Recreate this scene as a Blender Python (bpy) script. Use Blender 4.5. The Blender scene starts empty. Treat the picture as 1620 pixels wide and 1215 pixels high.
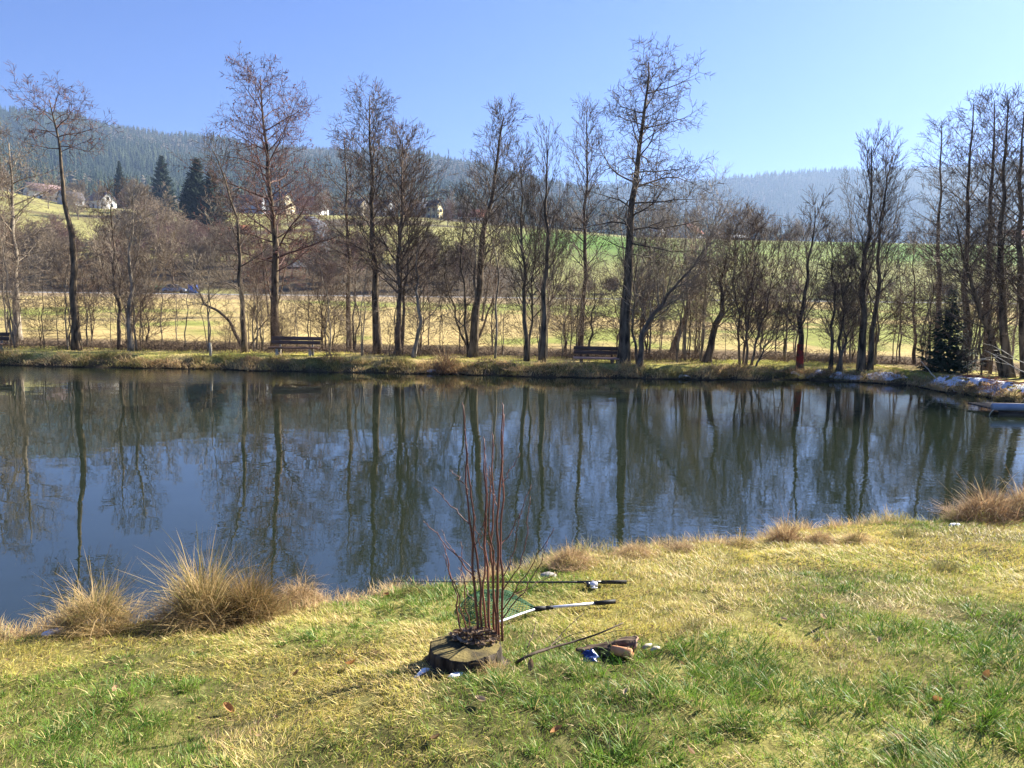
import bpy, math, random
import numpy as np
from mathutils import Vector, Matrix

random.seed(7)
RNG = np.random.default_rng(11)
scene = bpy.context.scene
COL = scene.collection

# ------------------------------------------------------------------ camera
FPX, W0, H0 = 1224.0, 1620.0, 1215.0        # focal length in photo pixels
PITCH, ROLL = math.radians(6.55), math.radians(1.0)
CAM = np.array([0.0, 0.0, 2.6])
_f = np.array([0, math.cos(PITCH), -math.sin(PITCH)])
_r0 = np.array([1.0, 0, 0]); _u0 = np.array([0, math.sin(PITCH), math.cos(PITCH)])
_r = _r0 * math.cos(ROLL) + _u0 * math.sin(ROLL)
_u = _u0 * math.cos(ROLL) - _r0 * math.sin(ROLL)
cam_data = bpy.data.cameras.new('camera'); cam = bpy.data.objects.new('camera', cam_data); COL.objects.link(cam)
cam.matrix_world = Matrix(((_r[0], _u[0], -_f[0], CAM[0]), (_r[1], _u[1], -_f[1], CAM[1]), (_r[2], _u[2], -_f[2], CAM[2]), (0, 0, 0, 1)))
cam_data.sensor_width = 36.0; cam_data.lens = 36.0 * FPX / W0
cam_data.clip_start = 0.05; cam_data.clip_end = 12000
scene.camera = cam

# ------------------------------------------------------------------ sky and sun
SUN_AZ, SUN_EL = math.radians(55), math.radians(34)      # to the right of the view, beyond the pond
SUN_DIR = Vector((math.sin(SUN_AZ) * math.cos(SUN_EL), math.cos(SUN_AZ) * math.cos(SUN_EL), math.sin(SUN_EL)))
world = bpy.data.worlds.new('World'); scene.world = world; world.use_nodes = True
nt = world.node_tree; nt.nodes.clear()
sky = nt.nodes.new('ShaderNodeTexSky'); sky.sky_type = 'NISHITA'; sky.sun_disc = False
sky.sun_elevation = SUN_EL; sky.sun_rotation = SUN_AZ
sky.air_density = 1.0; sky.dust_density = 1.5; sky.ozone_density = 3.0; sky.altitude = 500
bg = nt.nodes.new('ShaderNodeBackground'); bg.inputs['Strength'].default_value = 0.050
tint = nt.nodes.new('ShaderNodeMix'); tint.data_type = 'RGBA'; tint.blend_type = 'MULTIPLY'; tint.inputs[0].default_value = 1.0
tint.inputs[7].default_value = (0.43, 0.58, 1.0, 1)
out = nt.nodes.new('ShaderNodeOutputWorld')
nt.links.new(sky.outputs[0], tint.inputs[6]); nt.links.new(tint.outputs[2], bg.inputs[0]); nt.links.new(bg.outputs[0], out.inputs[0])
sun_data = bpy.data.lights.new('sun', 'SUN'); sun_data.energy = 5.0; sun_data.angle = math.radians(0.55); sun_data.color = (1.0, 0.93, 0.80)
sun = bpy.data.objects.new('sun', sun_data); COL.objects.link(sun)
sun.rotation_euler = SUN_DIR.to_track_quat('Z', 'Y').to_euler()
scene.view_settings.view_transform = 'Standard'; scene.view_settings.look = 'None'
scene.view_settings.exposure = 1.9; scene.view_settings.gamma = 1.0; scene.view_settings.use_curve_mapping = False
cy = scene.cycles
cy.max_bounces = 6; cy.diffuse_bounces = 2; cy.glossy_bounces = 2; cy.transmission_bounces = 3; cy.volume_bounces = 0; cy.transparent_max_bounces = 4
cy.caustics_reflective = False; cy.caustics_refractive = False
cy.sample_clamp_indirect = 4.0
cy.use_denoising = True
HAZE = True

# ------------------------------------------------------------------ pixel <-> place
def ray(px, py):
    return _f * FPX + _r * (px - W0 / 2) - _u * (py - H0 / 2)
def at(px, py, Y):                            # the place at depth Y seen at photo pixel (px, py)
    d = ray(px, py); return CAM + d * (Y / d[1])
def plane_hit(px, py, z=0.0):
    d = ray(px, py); return CAM + d * ((z - CAM[2]) / d[2])
def project(P):
    v = np.asarray(P, float) - CAM
    return W0 / 2 + FPX * (v @ _r) / (v @ _f), H0 / 2 - FPX * (v @ _u) / (v @ _f), v @ _f

# ------------------------------------------------------------------ noise
_perm = RNG.random((256, 256))
def vnoise(x, y):
    x = np.asarray(x, float); y = np.asarray(y, float)
    xi = np.floor(x).astype(int); yi = np.floor(y).astype(int); fx = x - xi; fy = y - yi
    fx = fx * fx * (3 - 2 * fx); fy = fy * fy * (3 - 2 * fy)
    g = lambda a, b: _perm[a & 255, b & 255]
    return (g(xi, yi) * (1 - fx) + g(xi + 1, yi) * fx) * (1 - fy) + (g(xi, yi + 1) * (1 - fx) + g(xi + 1, yi + 1) * fx) * fy
def fbm(x, y, o=4):
    s = 0; a = 0.5; t = 0
    for k in range(o):
        s = s + a * vnoise(x * 2 ** k + 17.3 * k, y * 2 ** k + 5.1 * k); t += a; a *= 0.5
    return s / t
def sstep(a, b, x):
    t = np.clip((x - a) / (b - a), 0, 1); return t * t * (3 - 2 * t)

# ------------------------------------------------------------------ land form
NEAR_PX = [(-260, 1040), (-120, 1012), (0, 1000), (60, 992), (130, 978), (235, 972), (300, 968), (420, 962), (520, 945), (580, 938), (640, 934), (700, 930),
           (760, 918), (830, 905), (870, 892), (930, 884), (1010, 872), (1080, 868), (1150, 864), (1215, 852), (1290, 842), (1350, 836), (1430, 830), (1500, 824),
           (1560, 808), (1620, 792), (1760, 770), (1950, 740)]
FAR_PX = [(1900, 690), (1760, 662), (1680, 650), (1620, 641), (1580, 634), (1545, 627), (1500, 622), (1450, 612), (1400, 607), (1330, 604), (1260, 601), (1180, 601),
          (1100, 601), (1000, 599), (900, 597), (800, 595), (700, 592), (600, 590), (500, 588), (400, 586), (300, 584), (200, 582), (100, 580), (0, 578), (-200, 574), (-500, 566)]
def jag(pts, amp, seed):
    rr = random.Random(seed); o = []
    for (a, b) in zip(pts[:-1], pts[1:]):
        n = 4
        for k in range(n):
            t = k / n; o.append((a[0] + (b[0] - a[0]) * t + rr.uniform(-amp, amp), a[1] + (b[1] - a[1]) * t + rr.uniform(-amp, amp)))
    o.append(pts[-1]); return o
NEAR_PX = [(a_, b_ + (16 if a_ < 620 else 7)) for a_, b_ in NEAR_PX]
NEAR = np.array([plane_hit(p[0], p[1])[:2] for p in NEAR_PX])
FAR = np.array([plane_hit(p[0], p[1])[:2] for p in FAR_PX])
NEAR = np.array(jag(NEAR, 0.10, 1)); FAR = np.array(jag(FAR, 0.22, 2))
POND = np.concatenate([NEAR, FAR])
_FP = np.array([plane_hit(p[0], p[1])[:2] for p in FAR_PX])[::-1]; _FX = [p[0] for p in FAR_PX[::-1]]
def far_px(px): return np.interp(px, _FX, _FP[:, 0]), np.interp(px, _FX, _FP[:, 1])
def far_y(x):
    o = np.argsort(FAR[:, 0]); return np.interp(x, FAR[o, 0], FAR[o, 1])
def near_y(x):
    o = np.argsort(NEAR[:, 0]); return np.interp(x, NEAR[o, 0], NEAR[o, 1])
def pond_dist(x, y):                           # > 0 outside the pond
    x = np.asarray(x, float); y = np.asarray(y, float); sh = x.shape; x = x.ravel(); y = y.ravel()
    best = np.full(x.shape, 1e9); inside = np.zeros(x.shape, bool)
    A = POND; B = np.roll(POND, -1, axis=0)
    for (ax, ay), (bx, by) in zip(A, B):
        dx, dy = bx - ax, by - ay
        t = np.clip(((x - ax) * dx + (y - ay) * dy) / (dx * dx + dy * dy + 1e-12), 0, 1)
        best = np.minimum(best, (x - ax - t * dx) ** 2 + (y - ay - t * dy) ** 2)
        c = ((ay > y) != (by > y)) & (x < (bx - ax) * (y - ay) / (by - ay + 1e-12) + ax)
        inside ^= c
    d = np.sqrt(best); return np.where(inside, -d, d).reshape(sh)
ROAD_Y = 126.0
_rl = at(0, 462, ROAD_Y); _rr = at(1200, 476, ROAD_Y)
def road_z(x):
    return _rl[2] + (np.asarray(x) - _rl[0]) * (_rr[2] - _rl[2]) / (_rr[0] - _rl[0])
def px_table(tab, D, drop=0.0):
    P = np.array([at(a, b, D) for a, b in tab]); return P[:, 0] / D, P[:, 2] - drop
CREST_D = 330.0
_ct, _cz = px_table([(-900, 270), (-300, 290), (0, 300), (100, 322), (200, 330), (430, 338), (600, 342), (700, 345), (800, 352), (900, 364), (1000, 374), (1200, 380), (1350, 383), (1620, 388), (2400, 380)], CREST_D)
_ht, _hz = px_table([(-1200, 210), (-500, 175), (-200, 168), (0, 166), (100, 172), (200, 188), (300, 207), (400, 214), (500, 219), (600, 226), (700, 238), (760, 250), (850, 274), (950, 300), (1050, 326), (1150, 352), (1300, 385), (2400, 420)], 1500.0, 19)
_gt, _gz = px_table([(-500, 330), (600, 300), (950, 289), (1100, 285), (1200, 273), (1290, 265), (1400, 262), (1480, 257), (1620, 250), (2000, 240), (2600, 230)], 2200.0, 12)
def H_near(x, y):
    x = np.asarray(x, float); y = np.asarray(y, float)
    d = pond_dist(x, y)
    mid = (far_y(x) + near_y(x)) / 2
    far = y > mid
    dn = np.maximum(d, 0)
    zn = 0.03 + (0.13 - 0.05 * (1 - sstep(-2.0, 0.0, x))) * sstep(0, 0.35, dn) + 0.132 * np.minimum(dn, 9) + (fbm(x * 1.3, y * 1.3) - 0.5) * 0.12 * sstep(0.1, 1.2, dn) + (fbm(x * 5, y * 5, 3) - 0.5) * 0.10 * sstep(0.0, 0.5, dn) * (0.45 + 0.55 * sstep(0.35, 0.6, vnoise(x * .8 + 9, y * .8)))
    zf = 0.04 + 0.33 * sstep(0, 0.7, dn) + (fbm(x * 1.7, y * 1.7) - 0.5) * 0.16 * sstep(0.0, 0.5, dn) * (1 - 0.6 * sstep(0.8, 1.6, dn))
    zf = zf - 0.30 * sstep(3.6, 5.2, dn) * (1 - sstep(6.0, 8.5, dn)) - 0.05 * sstep(8, 10, dn)
    zf = zf + np.clip(y - 36, 0, 84) * 0.0115 + (fbm(x * 0.15, y * 0.15) - 0.5) * 0.25 * sstep(8, 14, dn)
    k = sstep(ROAD_Y - 11, ROAD_Y - 3.4, y)
    zf = zf * (1 - k) + (road_z(x) - 0.02) * k
    z = np.where(far, zf, zn)
    return np.where(d < 0, -0.02 - np.minimum(-d, 1.5) * 0.7, z)
def H_hill(x, y):                              # from the road to the crest with the houses, and on
    x = np.asarray(x, float); y = np.asarray(y, float)
    th = x / y; zr = road_z(x); zc = np.interp(th, _ct, _cz)
    t = np.clip((y - ROAD_Y - 3) / (CREST_D - ROAD_Y - 3), 0, 1)
    z = zr + (zc - zr) * (0.80 * t + 0.20 * t * t * (3 - 2 * t)) + (fbm(x * 0.02, y * 0.02) - 0.5) * 4 * np.sin(np.pi * t)
    return z + np.clip(y - CREST_D, 0, None) * 0.045 * np.clip(1 - th, 0, 1) * 0.6
def H_wood(x, y):                              # rises steadily seen from the pond, so its skyline is the ridge
    th = x / y; y0, y1 = 440.0, 1500.0
    zb = H_hill(th * y0, np.full_like(y, y0)) - 6
    t = np.clip((y - y0) / (y1 - y0), 0, 1); e0 = zb / y0; e1 = np.interp(th, _ht, _hz) / y1
    z = y * (e0 + (e1 - e0) * t ** 0.8) + (fbm(x * 0.006, y * 0.006) - 0.5) * 22 * np.sin(np.pi * t)
    return z - np.clip(y - y1, 0, None) * 0.3
def H_far(x, y):
    th = x / y; y0, y1 = 1350.0, 2200.0
    t = np.clip((y - y0) / (y1 - y0), 0, 1); e1 = np.interp(th, _gt, _gz) / y1
    z = y * (-0.02 + (e1 + 0.02) * t ** 0.8) + (fbm(x * 0.003, y * 0.003) - 0.5) * 60 * np.sin(np.pi * t)
    return z - np.clip(y - y1, 0, None) * 0.3
def H(x, y):
    y = np.asarray(y, float)
    return np.where(y < ROAD_Y + 3, H_near(x, np.minimum(y, ROAD_Y + 3)), H_hill(x, np.maximum(y, ROAD_Y + 3)))
def hz(x, y):
    return float(H(np.array([x]), np.array([y]))[0])
def ground_hit(px, py, y0=1.2, y1=460.0):
    d = ray(px, py); ys = np.concatenate([np.arange(y0, 45, 0.02), np.arange(45, y1, 0.5)])
    P = CAM[None] + d[None] * (ys / d[1])[:, None]
    below = P[:, 2] < H(P[:, 0], P[:, 1])
    i = int(np.argmax(below)) if below.any() else len(ys) - 1
    p = P[i].copy(); p[2] = hz(p[0], p[1]); return p

# ------------------------------------------------------------------ mesh helpers
def mesh_np(name, verts, faces, mat_idx=None, smooth=True):
    """faces: list of (m,k) int arrays."""
    verts = np.ascontiguousarray(verts, dtype=np.float32)
    me = bpy.data.meshes.new(name); me.vertices.add(len(verts)); me.vertices.foreach_set('co', verts.ravel())
    faces = [np.asarray(f, np.int32) for f in faces if len(f)]
    loops = np.concatenate([f.ravel() for f in faces]); tot = np.concatenate([np.full(len(f), f.shape[1], np.int32) for f in faces])
    st = np.concatenate([[0], np.cumsum(tot)[:-1]]).astype(np.int32)
    me.loops.add(len(loops)); me.loops.foreach_set('vertex_index', loops.astype(np.int32))
    me.polygons.add(len(tot)); me.polygons.foreach_set('loop_start', st); me.polygons.foreach_set('loop_total', tot)
    if mat_idx is not None: me.polygons.foreach_set('material_index', np.asarray(mat_idx, np.int32))
    if smooth: me.polygons.foreach_set('use_smooth', np.ones(len(tot), bool))
    me.update(calc_edges=True); return me
def colour_attr(me, cols, name='tone'):
    a = me.color_attributes.new(name, 'FLOAT_COLOR', 'POINT')
    c = np.ones((len(cols), 4), np.float32); c[:, :3] = cols; a.data.foreach_set('color', c.ravel())
class MB:
    """collects tubes, boxes and loose polygons, then links them as one mesh object"""
    def __init__(s): s.v = []; s.f = {}; s.n = 0; s.c = []
    def add(s, v, faces, col=None):
        v = np.asarray(v, float).reshape(-1, 3); s.v.append(v)
        for f in faces:
            f = np.asarray(f, int); f = f.reshape(-1, f.shape[-1])
            s.f.setdefault(f.shape[1], []).append(f + s.n)
        s.n += len(v); s.c.append(np.tile(np.asarray(col if col is not None else (1, 1, 1), float), (len(v), 1)) if np.ndim(col) < 2 else col)
    def segs(s, P0, P1, R0, R1, sides=3, col=None):
        P0 = np.asarray(P0, float).reshape(-1, 3); P1 = np.asarray(P1, float).reshape(-1, 3); N = len(P0)
        if N == 0: return
        R0 = np.asarray(R0, float).reshape(-1); R1 = np.asarray(R1, float).reshape(-1)
        d = P1 - P0; d /= np.linalg.norm(d, axis=1, keepdims=True) + 1e-12
        ref = np.where(np.abs(d[:, 2:3]) > 0.9, np.array([[1.0, 0, 0]]), np.array([[0, 0, 1.0]]))
        a = np.cross(d, ref); a /= np.linalg.norm(a, axis=1, keepdims=True); b = np.cross(d, a)
        t = np.arange(sides) * 2 * np.pi / sides
        ring = a[:, None] * np.cos(t)[None, :, None] + b[:, None] * np.sin(t)[None, :, None]
        v = np.concatenate([P0[:, None] + ring * R0[:, None, None], P1[:, None] + ring * R1[:, None, None]], axis=1).reshape(-1, 3)
        k = np.arange(sides); k2 = (k + 1) % sides
        q = np.stack([k, k2, k2 + sides, k + sides], 1)
        f = (q[None] + (np.arange(N) * 2 * sides)[:, None, None]).reshape(-1, 4)
        s.add(v, [f], col)
    def tube(s, pts, rad, sides=8, cap=True, rough=0.0, col=None):
        pts = np.asarray(pts, float); n = len(pts); rad = np.broadcast_to(np.asarray(rad, float), (n,))
        d = np.gradient(pts, axis=0); d /= np.linalg.norm(d, axis=1, keepdims=True) + 1e-12
        ref = np.array([0.0, 0, 1]) if abs(d[0, 2]) < 0.9 else np.array([1.0, 0, 0])
        t = np.arange(sides) * 2 * np.pi / sides; V = []
        for i in range(n):
            a = np.cross(d[i], ref); a /= np.linalg.norm(a) + 1e-12; b = np.cross(a, d[i]); ref = b
            rr = rad[i] * (1 + rough * RNG.uniform(-1, 1, sides))
            V.append(pts[i] + (a[None] * np.sin(t)[:, None] + b[None] * np.cos(t)[:, None]) * rr[:, None])
        V = np.concatenate(V); k = np.arange(sides); k2 = (k + 1) % sides
        F = np.concatenate([np.stack([k + i * sides, k2 + i * sides, k2 + (i + 1) * sides, k + (i + 1) * sides], 1) for i in range(n - 1)])
        fs = [F]
        if cap: fs += [k[::-1][None], (k + (n - 1) * sides)[None]]
        s.add(V, fs, col)
    def box(s, c, size, rot=0.0, tilt=0.0, col=None, bevel=0.0):
        hx, hy, hz_ = [a / 2 for a in size]
        if bevel:
            b = bevel; V = []; 
            for z, i in ((-hz_, b), (-hz_ + b, 0), (hz_ - b, 0), (hz_, b)):
                x, y = hx - i, hy - i
                V += [(-x + b, -y, z), (x - b, -y, z), (x, -y + b, z), (x, y - b, z), (x - b, y, z), (-x + b, y, z), (-x, y - b, z), (-x, -y + b, z)]
            V = np.array(V); k = np.arange(8); k2 = (k + 1) % 8
            fs = [np.concatenate([np.stack([k + 8 * i, k2 + 8 * i, k2 + 8 * i + 8, k + 8 * i + 8], 1) for i in range(3)]), k[::-1][None], (k + 24)[None]]
        else:
            V = np.array([(x, y, z) for z in (-hz_, hz_) for x, y in ((-hx, -hy), (hx, -hy), (hx, hy), (-hx, hy))])
            fs = [np.array([(3, 2, 1, 0), (4, 5, 6, 7), (0, 1, 5, 4), (1, 2, 6, 5), (2, 3, 7, 6), (3, 0, 4, 7)])]
        M = np.array(Matrix.Rotation(rot, 3, 'Z') @ Matrix.Rotation(tilt, 3, 'X'))
        s.add(V @ M.T + np.asarray(c, float), fs, col)
    def mesh(s, name, tone=False, smooth=True):
        me = mesh_np(name, np.concatenate(s.v), [np.concatenate(s.f[k]) for k in s.f], smooth=smooth)
        if tone: colour_attr(me, np.concatenate(s.c))
        return me
    def build(s, name, mat, parent=None, tone=False, smooth=True):
        return link(name, s.mesh(name, tone, smooth), mat, parent)
def link(name, me, mat, parent=None):
    o = bpy.data.objects.new(name, me); COL.objects.link(o)
    if mat is not None and len(me.materials) == 0: me.materials.append(mat)
    if parent is not None:
        o.parent = parent; o.matrix_parent_inverse = parent.matrix_world.inverted() if False else Matrix.Translation(-Vector(parent.location))
    return o
def tag(o, label, cat, group=None, kind=None):
    o['label'] = label; o['category'] = cat
    if group: o['group'] = group
    if kind: o['kind'] = kind
    return o
def thing(name, label, cat, loc=(0, 0, 0), group=None):
    o = bpy.data.objects.new(name, None); COL.objects.link(o); o.location = loc; o.empty_display_size = 0.2
    return tag(o, label, cat, group)
def struct(name, me, mat):
    o = link(name, me, mat); o['kind'] = 'structure'; return o
def copy_tree(root, loc, rz=0.0, sc=1.0, label=None, group=None):
    r = root.copy(); COL.objects.link(r); r.location = loc; r.rotation_euler = (0, 0, rz); r.scale = (sc,) * 3 if np.isscalar(sc) else sc
    if label: r['label'] = label
    if group: r['group'] = group
    for ch in list(root.children):
        c = ch.copy(); COL.objects.link(c); c.parent = r; c.matrix_parent_inverse = ch.matrix_parent_inverse.copy()
        for g in list(ch.children):
            e = g.copy(); COL.objects.link(e); e.parent = c; e.matrix_parent_inverse = g.matrix_parent_inverse.copy()
    return r

# ------------------------------------------------------------------ materials
def new_mat(name):
    m = bpy.data.materials.new(name); m.use_nodes = True; n = m.node_tree; b = n.nodes['Principled BSDF']; return m, n, b
def noise_mat(name, c1, c2, scale=5.0, rough=0.85, detail=5.0, bump=0.0, spec=0.2, stretch=None, metal=0.0, lo=0.35, hi=0.65, bump_scale=None):
    m, n, b = new_mat(name)
    tc = n.nodes.new('ShaderNodeTexCoord'); src = tc.outputs['Object']
    if stretch:
        mp = n.nodes.new('ShaderNodeMapping'); mp.inputs['Scale'].default_value = stretch; n.links.new(src, mp.inputs[0]); src = mp.outputs[0]
    tx = n.nodes.new('ShaderNodeTexNoise'); tx.inputs['Scale'].default_value = scale; tx.inputs['Detail'].default_value = detail
    n.links.new(src, tx.inputs['Vector'])
    r = n.nodes.new('ShaderNodeValToRGB'); r.color_ramp.elements[0].position = lo; r.color_ramp.elements[1].position = hi
    r.color_ramp.elements[0].color = (*c1, 1); r.color_ramp.elements[1].color = (*c2, 1)
    n.links.new(tx.outputs[0], r.inputs[0]); n.links.new(r.outputs[0], b.inputs['Base Color'])
    b.inputs['Roughness'].default_value = rough; b.inputs['Specular IOR Level'].default_value = spec; b.inputs['Metallic'].default_value = metal
    if bump:
        t2 = tx
        if bump_scale:
            t2 = n.nodes.new('ShaderNodeTexNoise'); t2.inputs['Scale'].default_value = bump_scale; t2.inputs['Detail'].default_value = 6; n.links.new(src, t2.inputs['Vector'])
        bp = n.nodes.new('ShaderNodeBump'); bp.inputs['Strength'].default_value = 1.0; bp.inputs['Distance'].default_value = bump
        n.links.new(t2.outputs[0], bp.inputs['Height']); n.links.new(bp.outputs[0], b.inputs['Normal'])
    return m
def tone_mat(name, rough=0.7, transl=0.0, spec=0.15, gain=(1, 1, 1)):
    """colour taken from the mesh's own 'tone' attribute (kinds of blade or needle)"""
    m, n, b = new_mat(name)
    a = n.nodes.new('ShaderNodeAttribute'); a.attribute_name = 'tone'
    src = a.outputs['Color']
    if gain != (1, 1, 1):
        mx = n.nodes.new('ShaderNodeMix'); mx.data_type = 'RGBA'; mx.blend_type = 'MULTIPLY'; mx.inputs[0].default_value = 1; mx.inputs[7].default_value = (*gain, 1)
        n.links.new(src, mx.inputs[6]); src = mx.outputs[2]
    n.links.new(src, b.inputs['Base Color']); b.inputs['Roughness'].default_value = rough; b.inputs['Specular IOR Level'].default_value = spec
    if transl:
        t = n.nodes.new('ShaderNodeBsdfTranslucent'); n.links.new(src, t.inputs[0])
        mix = n.nodes.new('ShaderNodeMixShader'); mix.inputs[0].default_value = transl
        o = n.nodes['Material Output']
        n.links.new(b.outputs[0], mix.inputs[1]); n.links.new(t.outputs[0], mix.inputs[2]); n.links.new(mix.outputs[0], o.inputs[0])
    return m
M = {}
M['bark_dark'] = noise_mat('bark_dark', (0.032, 0.024, 0.016), (0.22, 0.165, 0.105), 9, 0.95, bump=0.02, stretch=(1, 1, 0.25))
M['bark_grey'] = noise_mat('bark_grey', (0.12, 0.10, 0.075), (0.38, 0.32, 0.24), 8, 0.95, bump=0.015, stretch=(1, 1, 0.35))
M['bark_brown'] = noise_mat('bark_brown', (0.08, 0.056, 0.038), (0.25, 0.185, 0.125), 9, 0.95, bump=0.015, stretch=(1, 1, 0.3))
M['twig_dark'] = noise_mat('twig_dark', (0.05, 0.037, 0.028), (0.15, 0.11, 0.08), 3, 0.8, spec=0.3)
M['twig_grey'] = noise_mat('twig_grey', (0.14, 0.11, 0.078), (0.31, 0.25, 0.18), 3, 0.8, spec=0.3)
M['twig_brown'] = noise_mat('twig_brown', (0.08, 0.052, 0.036), (0.20, 0.135, 0.09), 3, 0.8, spec=0.3)
M['twig_red'] = noise_mat('twig_red', (0.07, 0.038, 0.03), (0.18, 0.10, 0.08), 3, 0.8, spec=0.3)
M['twig_pale'] = noise_mat('twig_pale', (0.22, 0.17, 0.115), (0.42, 0.34, 0.24), 3, 0.8, spec=0.3)
M['catkin'] = noise_mat('catkin', (0.10, 0.032, 0.028), (0.26, 0.11, 0.085), 6, 0.8)
M['moss'] = noise_mat('moss', (0.06, 0.06, 0.02), (0.2, 0.18, 0.05), 14, 0.95, bump=0.01)

# ================================================================== SETTING
def grow(a, b, s0, k):
    o = [a]; s = s0
    while o[-1] < b: o.append(min(b, o[-1] + s)); s *= k
    return o
def grid_mesh(name, X, Y, Z, tone=None):
    ny, nx = Z.shape; V = np.stack([X, Y, Z], -1).reshape(-1, 3)
    i = np.arange(ny - 1)[:, None] * nx + np.arange(nx - 1)[None]
    F = np.stack([i, i + 1, i + nx + 1, i + nx], -1).reshape(-1, 4)
    me = mesh_np(name, V, [F])
    if tone is not None: colour_attr(me, tone.reshape(-1, 3))
    return me
def mixc(a, b, k): return np.asarray(a)[None] * (1 - k[..., None]) + np.asarray(b)[None] * k[..., None] if np.ndim(k) == 1 else np.asarray(a) * (1 - k[..., None]) + np.asarray(b) * k[..., None]
def mixa(A, b, k): return A * (1 - k[..., None]) + np.asarray(b) * k[..., None]

STRAW, GREEN, SOIL, YGREEN = (0.42, 0.31, 0.135), (0.165, 0.20, 0.05), (0.075, 0.056, 0.034), (0.33, 0.31, 0.085)
def ground_tone(X, Y):
    d = pond_dist(X, Y); far = Y > (far_y(X) + near_y(X)) / 2
    n1 = fbm(X * 0.9, Y * 0.9); n2 = fbm(X * 0.08 + 9, Y * 0.05 + 4)
    near = mixc((0.09, 0.085, 0.032), (0.21, 0.19, 0.06), sstep(0.4, 0.65, n1))
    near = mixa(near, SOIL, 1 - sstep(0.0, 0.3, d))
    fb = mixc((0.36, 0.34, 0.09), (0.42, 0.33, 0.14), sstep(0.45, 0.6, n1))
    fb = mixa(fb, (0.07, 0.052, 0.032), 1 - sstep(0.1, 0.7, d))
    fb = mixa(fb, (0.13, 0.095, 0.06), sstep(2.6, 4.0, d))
    mead = mixc((0.38, 0.29, 0.125), (0.21, 0.225, 0.06), sstep(0.46, 0.60, n2 + 0.09 * sstep(-12, 40, X) + 0.35 * (fbm(X * 0.3, Y * 0.12 + 50) - 0.5)))
    mead = mixa(mead, (0.30, 0.225, 0.13), sstep(ROAD_Y - 14, ROAD_Y - 9, Y + 8 * (n1 - 0.5)) * (1 - sstep(-10, 30, X)))
    fb = mixa(fb, (1, 1, 1), np.zeros_like(d)); k = sstep(7.5, 10, d)
    fb = fb * (1 - k[..., None]) + mead * k[..., None]
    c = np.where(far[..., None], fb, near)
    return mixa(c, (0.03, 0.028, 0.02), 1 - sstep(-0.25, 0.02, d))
def ground_mat(name, scale, amp, bump, bscale):
    m, n, b = new_mat(name)
    a = n.nodes.new('ShaderNodeAttribute'); a.attribute_name = 'tone'
    tc = n.nodes.new('ShaderNodeTexCoord')
    cols = a.outputs['Color']
    for sc, am in zip(scale, amp):
        tx = n.nodes.new('ShaderNodeTexNoise'); tx.inputs['Scale'].default_value = sc; tx.inputs['Detail'].default_value = 6; n.links.new(tc.outputs['Object'], tx.inputs['Vector'])
        mr = n.nodes.new('ShaderNodeMapRange'); mr.inputs[1].default_value = 0.3; mr.inputs[2].default_value = 0.7; mr.inputs[3].default_value = 1 - am; mr.inputs[4].default_value = 1 + am
        n.links.new(tx.outputs[0], mr.inputs[0])
        mx = n.nodes.new('ShaderNodeMix'); mx.data_type = 'RGBA'; mx.blend_type = 'MULTIPLY'; mx.inputs[0].default_value = 1
        n.links.new(cols, mx.inputs[6]); n.links.new(mr.outputs[0], mx.inputs[7]); cols = mx.outputs[2]
    n.links.new(cols, b.inputs['Base Color']); b.inputs['Roughness'].default_value = 1.0; b.inputs['Specular IOR Level'].default_value = 0.05
    t2 = n.nodes.new('ShaderNodeTexNoise'); t2.inputs['Scale'].default_value = bscale; t2.inputs['Detail'].default_value = 8; n.links.new(tc.outputs['Object'], t2.inputs['Vector'])
    bp = n.nodes.new('ShaderNodeBump'); bp.inputs['Distance'].default_value = bump; n.links.new(t2.outputs[0], bp.inputs['Height']); n.links.new(bp.outputs[0], b.inputs['Normal'])
    return m
xs = np.array(sorted(set(list(-np.array(grow(19, 190, 0.3, 1.13))) + list(np.arange(-19, 18.01, 0.14)) + grow(18.1, 190, 0.3, 1.13))))
ys = np.array(list(np.arange(-6, -1.5, 0.5)) + list(np.arange(-1.5, 32, 0.14)) + grow(32, ROAD_Y + 3, 0.4, 1.06))
GX, GY = np.meshgrid(xs, ys); GZ = H_near(GX, GY)
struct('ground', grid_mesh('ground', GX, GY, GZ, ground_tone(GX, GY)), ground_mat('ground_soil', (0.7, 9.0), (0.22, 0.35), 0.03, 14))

def radial(name, Hf, d0, d1, nd, th0, th1, nth, tonef, mat, pw=1.0):
    D = d0 + (d1 - d0) * np.linspace(0, 1, nd) ** pw; T = np.linspace(th0, th1, nth)
    TT, DD = np.meshgrid(T, D); X = TT * DD; Y = DD; Z = Hf(X, Y)
    return struct(name, grid_mesh(name, X, Y, Z, tonef(X, Y)), mat)
def hill_tone(X, Y):
    th = X / Y; n = fbm(X * 0.03, Y * 0.015 + 3); n2 = fbm(X * 0.012 + 8, Y * 0.02)
    g = mixc((0.105, 0.18, 0.032), (0.165, 0.20, 0.05), sstep(0.45, 0.62, n))
    left = mixc((0.085, 0.065, 0.04), (0.27, 0.25, 0.09), sstep(0.47, 0.56, n2 + 0.08 * sstep(180, 320, Y)))
    k = sstep(-0.02, 0.06, th + 0.08 * (n2 - 0.5))
    c = left * (1 - k[..., None]) + g * k[..., None]
    c = mixa(c, (0.27, 0.23, 0.095), (1 - sstep(190, 240, Y + 40 * (n - 0.5))) * k * 0.6)
    c = mixa(c, (0.42, 0.36, 0.19), sstep(300, 325, Y) * (1 - sstep(330, 345, Y)) * k * 0.5)
    return c
radial('hillside', H_hill, ROAD_Y + 3, 520, 90, -1.35, 1.35, 260, hill_tone, ground_mat('hillside_turf', (0.09, 0.9), (0.18, 0.25), 0.15, 1.2))
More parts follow.
